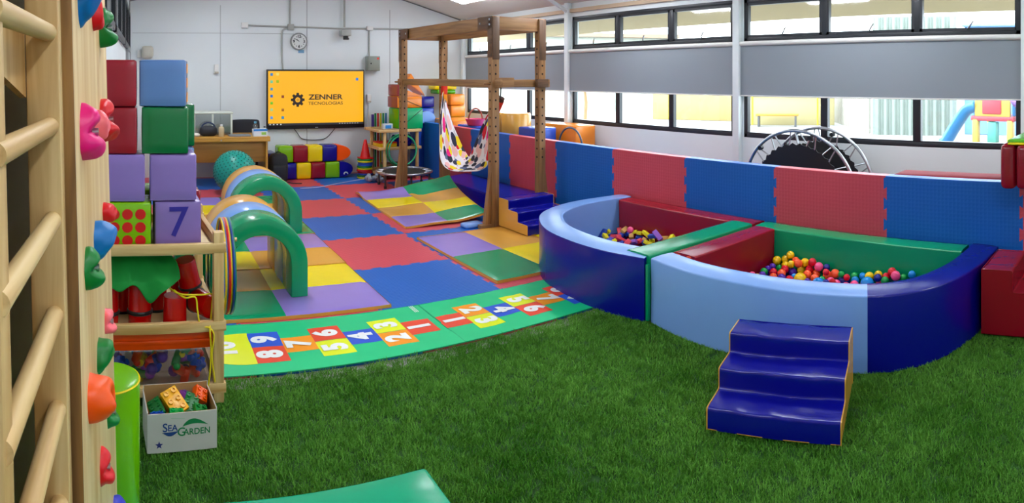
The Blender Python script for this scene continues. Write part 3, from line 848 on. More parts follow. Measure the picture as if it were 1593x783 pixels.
# foam building blocks in the left pit
blk = '''b 95 385 .10 .3;y 115 410 .08 1.2;y 180 455 .06 .4;t 270 355 .08 .2;r 230 375 .1 1.0;b 245 395 .12 .5;r 240 435 .12 2.8;p 170 430 .08 .4;b 255 470 .08 .2;p 325 455 .11 1.9;t 325 400 .08 .8
r 375 450 .09 1.7;b 405 425 .11 2.3;y 395 380 .08 .5;y 450 390 .1 1.4;y 490 430 .09 .9;b 500 405 .09 1.8;p 538 400 .11 1.5;t 580 420 .1 2.6;y 355 370 .06 .6;r 290 465 .08 .1;b 430 455 .09 .9;y 460 460 .08 2.0;r 200 410 .1 2.2;y 645 430 .09 .2
b 300 385 .08 1.2;y 130 375 .06 2.0;t 440 440 .08 .4;b 150 445 .07 1.0'''
BK = dict(b=('#24409c', 'blue'), y=('#e2d413', 'yellow'), r=('#c8434f', 'red'), p=('#8a58b0', 'purple'), t=('#d9a86a', 'tan'))
pl2 = []
for s_ in blk.replace('\n', ';').split(';'):
    c, bx, by, ln, an = s_.split(); px, py_ = 920 + float(bx) / 5.22, 290 + float(by) / 5.22; ln = float(ln)
    z = .10 + .028
    for zi in range(40):
        r = (CAMH - z) * FPX / (py_ - Y0); p = P(px, py_, r)
        if p.x < 4.16 and p.y > 3.25 and not any((p - q).length < .045 for q in pl2): break
        z += .008
    pl2.append(p.copy())
    k = B(); k.box((0, 0, 0), (ln, .045, .032), .003)
    o = k.obj('foam_block', mat('eva_block_' + BK[c][1], BK[c][0], .6, .04), loc=p, rot=(rg.uniform(-.7, .7), rg.uniform(-.7, .7), float(an)))
    tag(o, '%s foam building block in the heap inside the left foam pit' % BK[c][1], 'foam block', 'foam blocks in the left pit')
for i in range(8):
    for j in range(11):
        x, y = 3.2 + i * .125 + rg.uniform(-.02, .02), 3.28 + j * .115 + rg.uniform(-.02, .02)
        if (x - 4.3) ** 2 + (y - 3.5) ** 2 > 1.05: continue
        if any((Vector((x, y, .12)) - q).length < .075 for q in pl2): continue
        c = rg.choice('byrpt'); k = B(); k.box((0, 0, 0), (rg.uniform(.07, .1), .045, .032), .003)
        o = k.obj('foam_block', mat('eva_block_' + BK[c][1], BK[c][0], .6, .04), loc=(x, y, .118), rot=(0, 0, rg.uniform(0, 3)))
        tag(o, '%s foam building block in the heap inside the left foam pit' % BK[c][1], 'foam block', 'foam blocks in the left pit')
p = P(980.5, 358, 5.35); add_ball('k', p.x, p.y, p.z, .028, 'pink plastic ball lying on the foam blocks in the left pit', None)

# ================================================================== FOAM STEPS
def foam_steps(name, label, loc, rz, wd, n, rise, run, mtread, mside, group=None, bow=0.012, soft_seed=0):
    """front at local y=0 rising towards +y; width along x"""
    t = thing(name, label, 'foam steps', loc, rz, group)
    prof = [(0, 0)]
    for i in range(n): prof += [(i * run, (i + 1) * rise), ((i + 1) * run, (i + 1) * rise)]
    pr = []
    # dense rounded profile of the treads and risers
    pts = prof + [(n * run, 0)]
    def dense(pts, r=.014):
        out = []
        for i, p_ in enumerate(pts):
            if i in (0, len(pts) - 1): out.append(p_); continue
            a, c = Vector(pts[i - 1]), Vector(pts[i + 1]); q = Vector(p_)
            d0, d1 = (a - q).normalized(), (c - q).normalized()
            for s_ in range(4):
                tt = s_ / 3; out.append(tuple((q + d0 * r) * (1 - tt) ** 2 + q * 2 * tt * (1 - tt) + (q + d1 * r) * tt ** 2))
            L2 = (c - q).length
            for s_ in (1, 2, 3, 4): out.append(tuple(q + d1 * (r + (L2 - 2 * r) * s_ / 5)))
        return out
    dp_ = dense(pts)
    k = B(); nx = 26
    def f(u, v):
        i = min(int(v * (len(dp_) - 1) + .5), len(dp_) - 1); y, z = dp_[i]; x = (u - .5) * wd
        wv = .005 * mnoise.noise(Vector((x * 7, y * 9 + soft_seed, z * 9))) + .003 * mnoise.noise(Vector((x * 16 + y * 14, y * 5 - x * 9, z * 12 + soft_seed)))
        e = min(u, 1 - u) * wd; fade = min(1, e / .05) * (1 if 0 < i < len(dp_) - 1 else 0)
        return Vector((x, y - wv * fade * .5, z + wv * fade * 1.4))
    k.grid(f, nx, len(dp_) - 1); k.obj('cover', mtread, t, smooth=60)
    for sg in (-1, 1):
        k = B(); vs = [k.bm.verts.new((sg * wd / 2, y, z)) for y, z in dp_]; k.bm.faces.new(vs); k.obj('side_panel', mside, t)
        k = B(); k.tube([(sg * wd / 2, y, z) for y, z in dp_], .0035, 6); k.obj('piping', mside, t)
    k = B(); k.box((0, n * run, n * rise / 2), (wd, .004, n * rise)); k.obj('back_panel', mtread, t)
    k = B(); k.box((0, n * run / 2, .002), (wd, n * run, .004)); k.obj('base_panel', mside, t)
    return t
# front of the blue steps: lower front edge from (2.267,1.86) to (2.49,1.286)
a0 = math.atan2(1.286 - 1.86, 2.49 - 2.267)
foam_steps('foam_steps', 'navy vinyl foam steps on the grass in front of the right pit', ((2.267 + 2.49) / 2, (1.86 + 1.286) / 2, .012), a0, .62, 3, .1, .19, NAVY, TAN, 'soft foam step blocks', soft_seed=2)
foam_steps('foam_steps', 'navy foam steps with an orange side beside the wooden play frame', (3.90, 5.27, .034), 0, .6, 3, .1, .18, NAVY, TAN, 'soft foam step blocks', soft_seed=5)
# maroon two step block at the right edge: steps climb towards the far side
t = foam_steps('foam_steps', 'maroon foam step block at the right edge of the grass', (4.12, .41, .012), 0, .46, 3, .137, .2, MAROON, MAROON, 'soft foam step blocks', soft_seed=8)

# ================================================================== WALL BARS AND CLIMBING BOARD (left edge)
LEAN = -.025
wbars = thing('wall_bars', 'pine wall bars at the left edge with round rungs', 'wall bars', (-.09, 0, 0), rot=(0, LEAN, 0))
k = B(); k.box((-.047, 1.080, 1.2), (.058, .040, 2.4), .004); k.obj('upright', PINE[2], wbars)
k = B(); k.box((-.072, .675, 1.2), (.086, .045, 2.4), .004); k.obj('upright', PINE[2], wbars)
for i in range(13):
    z = 1.725 - .1595 * (i - 3)
    k = B(); k.cyl((-.036, .66, z), (-.036, 1.066, z), .0155, n=20); k.ball((-.036, 1.066, z), .0155, (1, .5, 1)); k.obj('rung', PINE[1], wbars)
k = B(); k.prism([(1.06, 1.615), (1.06, 1.75), (.45, 1.75), (.45, 1.735), (.85, 1.662)], -.088, -.076, Matrix(((0, 0, 1, 0), (1, 0, 0, 0), (0, 1, 0, 0), (0, 0, 0, 1)))); k.obj('gusset', PINE[2], wbars)
k = B(); k.box((-.165, .70, 1.25), (.012, .80, 2.3)); lab(k.obj('back_board', mat('brown_board', '#5d4b3d', .7, .1), wbars), 'brown backing board')
board = thing('climbing_board', 'tall pine climbing board with coloured holds beside the wall bars', 'climbing board', (-.09, 0, 0), rot=(0, LEAN, 0))
k = B(); k.box((-.011, 1.565, 1.225), (.022, .91, 2.45), .002); k.obj('panel', wood('climb_ply', '#cba573', '#ead2a6', 2, .5, .45), board)
k = B(); k.box((-.045, 2.0, 1.2), (.04, .04, 2.4), .003); k.obj('batten', PINE[2], board)
k = B(); k.box((-.0105, 1.1065, 1.225), (.0225, .008, 2.45), .001); lab(k.obj('edge_ply', wood('ply_edge', '#6b4d30', '#a17a4e', 2, .6), board), 'dark layered plywood edge')
def hold(colour, y, z, h, wd, p, kind, seed, name):
    k = B()
    def f(u, v):
        a = u * 2 * PI; b_ = v * PI / 2; c = math.cos(b_) ** .8
        yy, zz = math.cos(a) * c, math.sin(a) * c; x = math.sin(b_) ** .8
        q = mnoise.noise(Vector((yy * 1.3 + seed, zz * 1.3, x * 1.3)))
        r = 1 + .22 * q
        if kind == 0: x *= (1 - .55 * math.exp(-(zz / .28) ** 2)) * (1.15 if zz < 0 else .85)      # saddle
        elif kind == 1: x *= (1.0 + .5 * max(0, zz)) * (1 - .5 * max(0, -zz)); zz *= 1.0              # jug lip
        else: x *= 1 - .35 * math.exp(-((zz - .1) ** 2 + yy ** 2) / .06)                             # pocket
        return Vector((x * p * r, yy * wd / 2 * r, zz * h / 2 * r))
    k.grid(f, 28, 12, True)
    o = k.obj('climbing_hold', mat('hold_' + name, colour, .42, .05, 20, .15, 160, bdist=.002), board, smooth=60, loc=(0, y, z))
    k = B(); k.cyl((p * .45, 0, 0), (p * .72, 0, 0), .0075, n=10); k.obj('bolt', STEEL, o)
    return lab(o, name.replace('_', ' ') + ' climbing hold')
HB_, HG_, HR_, HM_, HS_, HO_ = '#1a6fb4', '#0d7a3c', '#cf2430', '#e2107c', '#f2777f', '#f06418'
for args in ((HB_, 1.25, 1.80, .10, .09, .040, 1, 1, 'sky_blue'), (HR_, 1.55, 1.80, .08, .06, .03, 2, 2, 'red'), (HG_, 1.78, 1.785, .115, .09, .048, 0, 3, 'green'),
             (HM_, 1.24, 1.54, .112, .10, .044, 0, 4, 'magenta'), (HS_, 1.46, 1.535, .075, .06, .040, 2, 5, 'salmon'), (HR_, 1.74, 1.53, .12, .10, .046, 0, 6, 'red'),
             (HR_, 1.74, 1.275, .055, .07, .036, 2, 7, 'red'), (HB_, 1.47, 1.265, .09, .09, .042, 1, 8, 'sky_blue'), (HG_, 1.25, 1.27, .08, .08, .036, 0, 9, 'green'),
             (HS_, 1.71, .985, .07, .06, .030, 0, 10, 'pink'), (HG_, 1.47, 1.0, .078, .08, .034, 1, 11, 'green'), (HO_, 1.25, 1.01, .092, .085, .052, 2, 12, 'orange'),
             (HG_, 1.72, .735, .08, .07, .030, 0, 13, 'green'), (HR_, 1.47, .74, .088, .07, .030, 0, 14, 'red'), ('#2630b0', 1.85, .375, .08, .08, .036, 2, 15, 'dark_blue'),
             (HO_, 1.47, .5, .09, .08, .04, 1, 16, 'orange'), (HM_, 1.25, .5, .09, .08, .04, 0, 17, 'magenta')):
    hold(*args)

# ================================================================== SHELF WITH FOAM CUBES
SA = .07
SO = Vector((.385, 3.17, 0))
def sh(x, y, z=0):
    """x: metres left of the front right leg, y: metres behind it"""
    return Vector((SO.x - x * math.cos(SA) - y * .02, SO.y - x * math.sin(SA) + y, z))
shelf = thing('wooden_shelf', 'pine shelf on the left carrying foam cubes and red cups', 'shelf', (SO.x, SO.y, 0), SA)
SW, SD = .655, .74
def sbox(name, m, c, size, bev=.003):
    k = B(); k.box(c, size, bev); return k.obj(name, m, shelf)
for x in (-.027, -SW + .0): 
    for y in (.027, SD - .027): sbox('leg', PINE[2], (x, y, .43), (.052, .052, .86))
for z in (.782, .388, .075):
    sbox('front_rail', PINE[0], (-SW / 2, .016, z), (SW + .02, .034, .05)); sbox('back_rail', PINE[0], (-SW / 2, SD - .016, z), (SW + .02, .034, .05))
    for x in (-.016, -SW + .0): sbox('side_rail', PINE[1], (x, SD / 2, z), (.03, SD - .06, .05))
    sbox('shelf_board', wood('shelf_ply', '#d9c293', '#ecdcb4', 0, .5, .5), (-SW / 2, SD / 2, z - .03), (SW - .03, SD - .07, .015), .001)
CS = .238
def cube(label, m, x, y, z, rz=0.0, s=CS):
    t = thing('foam_cube', label, 'foam cube', (x, y, z), rz, 'vinyl foam cubes on the shelf')
    k = B(); k.soft((0, 0, s / 2), (s, s, s), .010, .003); k.obj('cover', m, t)
    for zz in (.006, s - .006):
        k = B(); h_ = s / 2 - .002; k.tube([(-h_, -h_, zz), (h_, -h_, zz), (h_, h_, zz), (-h_, h_, zz)], .0028, 6, True); k.obj('seam', m, t)
    return t
Z1 = .767; Z2, Z3, Z4 = Z1 + CS + .004, Z1 + 2 * CS + .008, Z1 + 3 * CS + .012
Z1 += .0
INK = mat('print_navy', '#2a1f86', .5); DOT = mat('print_dot_red', '#c4161c', .5)
VIO = vinyl('cube_purple', '#8670ac'); LIMEC = vinyl('cube_lime', '#85b81f'); LBC = vinyl('cube_light_blue', '#5f7dac'); GRC = vinyl('cube_green', '#08683c')
c7 = cube('purple foam cube with a navy number seven, lowest of the stack', VIO, .150, 3.36, Z1, .04)
text_mesh('digit', '7', .215, INK, c7, (0.0, -CS / 2 - .0042, .128), (PI / 2, 0, 0), .0006, .002)
cd_ = cube('lime green foam cube with nine red dots', LIMEC, -.108, 3.32, Z1, .04)
for i in range(3):
    for j in range(3):
        k = B(); k.cyl((-.066 + .066 * i, -CS / 2 - .0030, .05 + .066 * j), (-.066 + .066 * i, -CS / 2 - .0042, .05 + .066 * j), .027, n=24); k.obj('dot', DOT, cd_)
cube('purple foam cube directly above the number seven cube', VIO, .128, 3.355, Z2, .02)
cube('purple foam cube directly above the lime cube with red dots', VIO, -.138, 3.33, Z2, .03)
cube('green foam cube under the light blue one, third from the shelf', GRC, .088, 3.35, Z3, 0)
cube('maroon foam cube left of the green cube, third from the shelf', MAROON, -.176, 3.34, Z3, 0)
cl_ = cube('light blue foam cube on top of the right stack, orange print on its side', LBC, .086, 3.35, Z4, -.10)
k = B()
for i in range(3):
    k.box((CS / 2 + .0034, .02, .045 + i * .075), (.0016, .06, .05)); k.box((CS / 2 + .0034, -.045, .045 + i * .075), (.0016, .03, .05))
k.obj('print', mat('print_orange', '#f07a3c', .5), cl_)
cube('maroon foam cube on top of the left stack', MAROON, -.178, 3.335, Z4, 0)
cube('dark green foam cube behind the green cube, third layer', GRC, .145, 3.69, Z3, 0)
cube('light blue foam cube at the back of the second layer', LBC, .140, 3.66, Z2, 0)
cube('maroon foam cube at the back of the lowest layer', MAROON, .170, 3.66, Z1, .06)
cube('lime foam cube at the back of the shelf, beside the desk in the photo', LIMEC, -.10, 3.70, Z1, .0)
k = thing('foam_block', 'green foam block with lime top standing behind the shelf cubes', 'foam block', (.318, 4.9, .035), 0)
q = B(); q.soft((0, 0, .25), (.24, .24, .5), .02, .004); q.obj('body', GRC, k)
q = B(); q.soft((0, 0, .525), (.24, .24, .05), .02, .003); lab(q.obj('top_pad', LIMEC, k), 'lime top')

# red cups on the middle shelf
CUPR = mat('cup_red', '#b3151c', .25, .05, 3); 
def cup(label, loc, rot=(0, 0, 0), r=.063, h=.15):
    t = thing('stilt_cup', label, 'stilt cup', loc, rot=rot, group='red cup stilts on the middle shelf')
    k = B(); k.lathe([(r * .98, .012), (r * .96, .03), (r * .93, h - .008), (r * .9, h), (.001, h)], 28); k.obj('cup_body', CUPR, t)
    k = B(); k.lathe([(r * .8, 0), (r * 1.06, .001), (r * 1.07, .008), (r * .98, .014), (r * .8, .014)], 28); k.obj('rubber_ring', BLACKP, t)
    return t
Z5 = .388 - .03 + .0085
def cup2(label, x, y):
    a = cup('lower ' + label, sh(x, y, Z5), (PI, 0, 0)); a.location.z += .068; a.scale = (1, 1, .45)
    return cup('upper ' + label, sh(x, y, Z5 + .069))
cup2('red cup of the left pair under the green cloth', .595, .12)
cup2('red cup of the second pair under the green cloth', .425, .13)
cup('red cup standing alone at the middle of the shelf', sh(.245, .10, Z5 + .0), h=.155)
cup('red cup lying on its side behind the yellow cord', sh(.125, .22, Z5 + .085), (PI / 2, 0, .55), r=.064, h=.14)
cup('red cup tilted on top of the other cups, glossy', sh(.155, .20, Z5 + .165), (.12, -.22, 0), r=.06, h=.15)
cup('red cup at the back of the middle shelf, behind the gap', sh(.335, .34, Z5))
cup('red cup at the back of the middle shelf, left side', sh(.52, .33, Z5))
cup('red cup at the back right of the middle shelf', sh(.19, .40, Z5))
# green cloth draped over the cups
k = B()
def clothf(u, v):
    """v 0 is the hanging front hem, v 1 the back of the bunched cloth"""
    hem = .012 + .012 * math.sin(u * 9) + .105 * math.exp(-((u - .66) / .15) ** 2) + .02 * math.exp(-((u - .2) / .2) ** 2)
    f = min(1, v / .3); b_ = max(0, (v - .3) / .7)
    z = Z5 + .25 - hem * (1 - f) ** 1.2 + (.115 - .03 * u) * math.sin(PI / 2 * min(1, b_ * 1.6)) + .010 * mnoise.noise(Vector((u * 6, v * 5, 2))) + .008 * math.sin(u * 19 + v * 4) * (1 - b_)
    y = .035 + .012 * f + .26 * b_ + .012 * math.sin(u * 13 + v * 3) * (1 - b_)
    x = .655 - .045 - (.36 + .03 * math.sin(v * 5)) * u
    return sh(x, y, min(z, .742))
k.grid(clothf, 44, 26)
tag(k.obj('cloth', mat('green_cloth', '#0f8a43', .75, .12, 6, .1, 200), solid=.004, smooth=80), 'green cloth draped over the red cups on the shelf', 'cloth')
# yellow cord
YC = mat('yellow_cord', '#e3cf3a', .6)
k = B()
k.tube(spline([sh(.27, .10, Z5 + .19), sh(.22, .04, Z5 + .18), sh(.12, .03, Z5 + .175), sh(.06, .05, Z5 + .17), sh(.05, .10, Z5 + .13), sh(.06, .06, Z5 + .06), sh(.075, -.012, Z5 + .01), sh(.07, -.014, Z5 - .10), sh(.08, -.013, Z5 - .24), sh(.10, -.012, Z5 - .34)], 8), .0045, 6)
k.tube(spline([sh(.25, .09, Z5 + .185), sh(.2, .03, Z5 + .165), sh(.145, .025, Z5 + .165), sh(.135, .02, Z5 + .10), sh(.12, .01, Z5 + .03), sh(.075, -.006, Z5 + .018), sh(.055, -.014, Z5 - .02), sh(.065, -.014, Z5 - .12), sh(.05, -.013, Z5 - .25)], 8), .0045, 6)
tag(k.obj('cord', YC, smooth=80), 'yellow cord of the cup stilts hanging down from the middle shelf', 'cord')

# bottom of the shelf: clear crate of toys with an orange crate on top
Z6 = .075 - .03 + .0085
def crate(name, label, m, z, h, x0, x1, y0, y1, lid=None):
    c = sh((x0 + x1) / 2, (y0 + y1) / 2, z); t = thing(name, label, 'storage box', c, SA); w_, d_ = x1 - x0, y1 - y0; tt = .004
    k = B(); k.box((0, 0, tt / 2), (w_ * .94, d_ * .94, tt)); k.obj('bottom', m, t)
    for sx, sy in ((1, 0), (-1, 0), (0, 1), (0, -1)):
        k = B()
        if sx: k.box((sx * w_ * .485, 0, h / 2), (tt, d_ * .96, h), .001, M=Matrix.Rotation(0, 4, 'X'))
        else: k.box((0, sy * d_ * .485, h / 2), (w_ * .96, tt, h), .001)
        k.obj('side', m, t)
    k = B(); k.tube([(-w_ / 2, -d_ / 2, h), (w_ / 2, -d_ / 2, h), (w_ / 2, d_ / 2, h), (-w_ / 2, d_ / 2, h)], .007, 6, True); k.obj('rim', m, t)
    return t
CLEAR = glass('clear_plastic', (.92, .92, .95, 1), .08)
ORT = mat('orange_plastic', '#e85a12', .3, .08, 3)
crate('clear_crate', 'clear plastic crate full of toys at the bottom of the shelf', CLEAR, Z6, .20, .06, .60, .07, .60)
cr2 = crate('orange_crate', 'orange plastic crate on top of the clear toy crate', ORT, Z6 + .209, .085, .055, .62, .05, .62)
k = B(); k.box((0, 0, .085), (.545, .55, .006), .002); k.box((0, -.285, .04), (.56, .012, .02), .004); k.obj('lid', ORT, cr2)
rg = random.Random(11)
toyc = [('#4a2c8c', 'purple'), ('#0f7a3e', 'green'), ('#d8c01c', 'yellow'), ('#7d3f9c', 'violet'), ('#cf3a2c', 'red'), ('#2442a8', 'blue')]
for i in range(46):
    c, nm = toyc[i % 6]; x, y = .10 + .46 * rg.random(), .115 + (.06 if i < 30 else .42) * rg.random(); z = Z6 + .035 + .13 * rg.random()
    k = B(); kd = i % 3
    if kd == 0: k.ball((0, 0, 0), .03, u=14, v=9)
    elif kd == 1:
        k.soft((0, 0, 0), (.085, .042, .042), .012, .0, 2); k.ball((.04, 0, .012), .02, u=10, v=7)
    else:
        k.cyl((-.04, 0, 0), (.04, 0, 0), .018, n=12); k.cyl((.0, 0, -.035), (.0, 0, .035), .016, n=12)
    o = k.obj('toy_piece', mat('toy_' + nm, c, .35), loc=sh(x, y, z), rot=(rg.uniform(0, 3), rg.uniform(0, 3), rg.uniform(0, 3)))
    tag(o, '%s plastic %s among the toys in the clear crate' % (nm, ('ball', 'car shaped piece', 'cross shaped piece')[kd]), 'toy', 'toys in the clear crate')

# hoops hanging on the shelf corner
HC = [('#e6c81e', 'yellow'), ('#1e4aa0', 'blue'), ('#e8731c', 'orange'), ('#c8242c', 'red'), ('#e0c41c', 'yellow'), ('#0d7d54', 'green'), ('#1a3d8c', 'dark blue'), ('#109a62', 'green')]
for i, (c, nm) in enumerate(HC):
    x = .362 + .0068 * i; R = .25 - .0012 * (i % 3)
    k = B(); k.tube([(0, R * math.cos(a * PI / 24), R * math.sin(a * PI / 24)) for a in range(48)], .0062, 8, True)
    o = k.obj('hoop', mat('hoop_' + nm.replace(' ', '_'), c, .35), smooth=80, loc=(x + .035, 3.43 + .004 * (i % 3), .617), rot=(0, .0, .0))
    tag(o, '%s plastic hoop, %s of the bunch hanging at the shelf corner' % (nm, ['innermost', 'second', 'third', 'fourth', 'fifth', 'sixth', 'seventh', 'outermost'][i]), 'hoop', 'hoops hanging on the shelf')
k = B(); k.cyl((.0, .10, .79), (.085, .10, .795), .011, n=10); k.obj('hoop_peg', PINE[0], shelf)

# ------------------------------------------------------------------ lime foam cylinder
t = thing('foam_cylinder', 'tall lime green foam cylinder on the grass by the climbing board', 'foam cylinder', (-.150, 2.28, .0))
LIMEV = vinyl('bright_lime', '#79b32c')
k = B(); k.lathe([(.112, 0), (.121, .012), (.121, .555), (.116, .566), (.105, .57), (.001, .572)], 40); k.obj('cover', LIMEV, t)
k = B(); k.tube([(.1195 * math.cos(a * PI / 24), .1195 * math.sin(a * PI / 24), .559) for a in range(48)], .0038, 6, True); lab(k.obj('piping', YELLOW, t), 'yellow piping')

# ------------------------------------------------------------------ cardboard box with bricks
bx = thing('cardboard_box', 'white printed cardboard box of toy bricks on the grass', 'cardboard box', (.140, 2.86, .012), .10)
CARDW = mat('carton_white', '#c9c7c2', .75, .05, 5); CARDK = mat('carton_kraft', '#a5855c', .8, .06, 5)
BW, BD, BH = .305, .205, .168
def panel(name, vs, m=(CARDW, CARDK), flip=False):
    k = B(); a = [k.bm.verts.new(v) for v in vs]; k.bm.faces.new(a); k.mi = 0
    o = k.obj(name, [m[0]], bx, smooth=0); return o
def wallp(name, c, size):
    k = B(); k.box(c, size); bm = k.bm
    return k
for nm, c, s_ in (('front_panel', (0, -BD / 2, BH / 2), (BW, .004, BH)), ('back_panel', (0, BD / 2, (BH + .03) / 2), (BW, .004, BH + .03)), ('side_panel', (-BW / 2, 0, BH / 2 + .004), (.004, BD, BH + .008)), ('side_panel', (BW / 2, 0, BH / 2 + .004), (.004, BD, BH + .008))):
    k = B(); k.box(c, s_); o = k.obj(nm, CARDW, bx)
    cc = Vector(c); ins = Vector((-c[0], -c[1], 0)).normalized() * .0032
    k = B(); k.box(cc + ins, (s_[0] - (.002 if s_[0] > .01 else 0), s_[1] - (.002 if s_[1] > .01 else 0), s_[2] + .001) if False else tuple((s_[i] - .008 if s_[i] > .01 and i < 2 else .002 if i < 2 else s_[2] + .0005) for i in range(3))); k.obj('lining', CARDK, o)
k = B(); k.box((0, 0, .003), (BW, BD, .004)); k.obj('bottom_panel', CARDK, bx)
fp = [o for o in bx.children if o.name.startswith('front_panel')][0]
FR = -BD / 2 - .0026
INKB = mat('ink_blue', '#1d3f7c', .7); INKG = mat('ink_green', '#1f7a4c', .7); INKD = mat('ink_dark', '#3c5c54', .7); INKN = mat('ink_navy', '#222a6e', .7)
text_mesh('lettering', 'S', .052, INKB, fp, (-.076, FR, .106), (PI / 2, 0, .0), .0003, .0006)
text_mesh('lettering', 'EA', .038, INKB, fp, (-.043, FR, .104), (PI / 2, 0, .0), .0003, .0006)
text_mesh('lettering', 'G', .052, INKG, fp, (-.004, FR, .084), (PI / 2, 0, 0), .0003, .0006)
text_mesh('lettering', 'ARDEN', .038, INKG, fp, (.065, FR, .082), (PI / 2, 0, 0), .0003, .0006, sx=.95)
MF = Matrix.Translation((0, FR, 0)) @ Matrix.Rotation(PI / 2, 4, 'X')
k = B(); k.prism([(-.09, .086), (-.015, .09)] + [(-.015 - .07 * t_ / 10 - .004, .088 - .018 * math.sin(PI * t_ / 10)) for t_ in range(1, 10)], 0, .0004, MF); k.obj('emblem', INKB, fp)
up = [(0.0 + .115 * t_ / 12, .108 + .032 * math.sin(PI * (t_ / 12) ** .8)) for t_ in range(13)]; lo_ = [(0.115 * t_ / 12, .108 + .010 * math.sin(PI * t_ / 12)) for t_ in range(11, 0, -1)]
k = B(); k.prism(up + lo_, 0, .0004, MF); k.obj('emblem', INKG, fp)
st = [(-.102 + .018 * (1 if i % 2 == 0 else .42) * math.sin(i * PI / 5), .034 + .018 * (1 if i % 2 == 0 else .42) * math.cos(i * PI / 5)) for i in range(10)]
k = B(); k.prism(st, 0, .0004, MF); k.obj('star', INKN, fp)
def brick(label, col_, loc, rot, nx=2, ny=3, s=.032):
    t = thing('toy_brick', label, 'toy brick', loc, rot=rot, group='toy bricks in the cardboard box')
    m = mat('brick_' + col_, col_, .35)
    k = B(); k.box((0, 0, 0), (nx * s, ny * s, s * 1.1), .0015); k.obj('body', m, t)
    for i in range(nx):
        for j in range(ny):
            k = B(); k.lathe([(s * .3, 0), (s * .3, s * .22), (s * .16, s * .22), (s * .15, s * .1), (.001, s * .1)], 14, ((i - (nx - 1) / 2) * s, (j - (ny - 1) / 2) * s, s * .55)); k.obj('stud', m, t)
    return t
def bxp(x, y, z): return Vector((.140, 2.86, .012)) + Matrix.Rotation(.10, 3, 'Z') @ Vector((x, y, z))
brick('yellow toy brick with its studs up, largest in the cardboard box', '#f0b416', bxp(-.02, .01, .155), (.55, -.25, .5), 2, 3, .04)
brick('dark green toy brick at the left of the cardboard box', '#0d6b34', bxp(-.10, .0, .135), (.3, -.5, .2))
brick('dark green toy brick right of the yellow one', '#0e7236', bxp(.055, .01, .14), (.5, .2, -.3), 2, 3)
brick('dark green toy brick nearest the right side of the box', '#0f7d3c', bxp(.09, -.045, .13), (.4, .4, .3), 2, 2)
brick('orange toy brick at the back right of the cardboard box', '#e8651c', bxp(.105, .05, .16), (.6, .6, .2), 2, 2)
brick('light green toy brick at the front of the box', '#22a85c', bxp(-.02, -.07, .135), (.2, .1, .1), 2, 2)
brick('blue toy brick at the front left of the box', '#1f4cb0', bxp(-.10, -.065, .125), (.1, .0, .3), 2, 2)
brick('purple toy brick behind the yellow one', '#7a3a9c', bxp(.05, .075, .14), (.3, .5, 1.0), 2, 2)
for i in range(9):
    c = ['#0e7236', '#e8651c', '#f0b416', '#1f4cb0', '#cf2a2c'][i % 5]; nm = ['dark green', 'orange', 'yellow', 'blue', 'red'][i % 5]
    brick('%s toy brick down in the bottom layer of the box' % nm, c, bxp(-.105 + .1 * (i % 3), -.06 + .06 * (i // 3), .035 + .03 * (i % 2)), (.0, .0, .3 * i), 2, 2)

# ================================================================== TUNNEL ARCHES
def tunnel_arch(label, cx, y0, z0, R=.335, leg=.235, th=.125, dep=.32, rz=0.0):
    t = thing('tunnel_arch', label, 'foam arch', (cx, y0, z0), rz, 'foam tunnel arches on the patchwork mats')
    def outline(r):
        pts = [(-r, 0)] + [(-r, leg * i / 4) for i in range(1, 4)]
        pts += [(r * math.cos(PI - PI * i / 28), leg + r * math.sin(PI - PI * i / 28)) for i in range(29)]
        return pts + [(r, leg * i / 4) for i in (3, 2, 1)] + [(r, 0)]
    O_, I_ = outline(R), outline(R - th)
    for q, m in enumerate((GREEN, LBLUE, TAN)):
        k = B(); rows = []; y_ = q * dep + .001; e = .012
        for (y, ins) in ((y_, e), (y_ + e * .35, e * .3), (y_ + e, 0), (y_ + dep / 2, -.004), (y_ + dep - e, 0), (y_ + dep - e * .35 - .001, e * .3), (y_ + dep - .002, e)):
            row = []
            for (ox, oz), (ix, iz) in zip(O_, I_):
                c = Vector(((ox + ix) / 2, (oz + iz) / 2)); 
                fo = c + (Vector((ox, oz)) - c) * (1 - ins / (th / 2)); fi = c + (Vector((ix, iz)) - c) * (1 - ins / (th / 2))
                row.append((k.bm.verts.new((fo.x, y, max(0, fo.y))), k.bm.verts.new((fi.x, y, max(0, fi.y)))))
            rows.append(row)
        for a, b_ in zip(rows, rows[1:]):
            for i in range(len(a) - 1):
                k.bm.faces.new((a[i][0], a[i + 1][0], b_[i + 1][0], b_[i][0])); k.bm.faces.new((a[i + 1][1], a[i][1], b_[i][1], b_[i + 1][1]))
            for i in (0, len(a) - 1): k.bm.faces.new((a[i][0], b_[i][0], b_[i][1], a[i][1]))
        for rw in (rows[0], rows[-1]):
            for i in range(len(rw) - 1): k.bm.faces.new((rw[i][0], rw[i][1], rw[i + 1][1], rw[i + 1][0]))
        o = k.obj('band', [m], t, smooth=32)
        lab(o, ('green front band', 'light blue middle band', 'orange back band')[q])
    return t
tunnel_arch('foam tunnel arch nearest the shelf, green front face', .815, 4.50, .033, R=.35)
tunnel_arch('rear foam tunnel arch, in front of the green exercise ball', 1.215, 6.36, .033, R=.37, leg=.205, th=.135, dep=.31)

# ================================================================== PLAY FRAME OF WOOD
A_, C_ = Vector((3.585, 5.90, 0)), Vector((3.50, 8.20, 0)); UU = (C_ - A_).normalized(); PP = Vector((UU.y, -UU.x, 0)); FW = .64; FL = (C_ - A_).length
pf = thing('play_frame', 'tall wooden play frame with drilled posts and cross bars', 'play frame', (A_.x, A_.y, 0), math.atan2(UU.y, UU.x) - PI / 2)
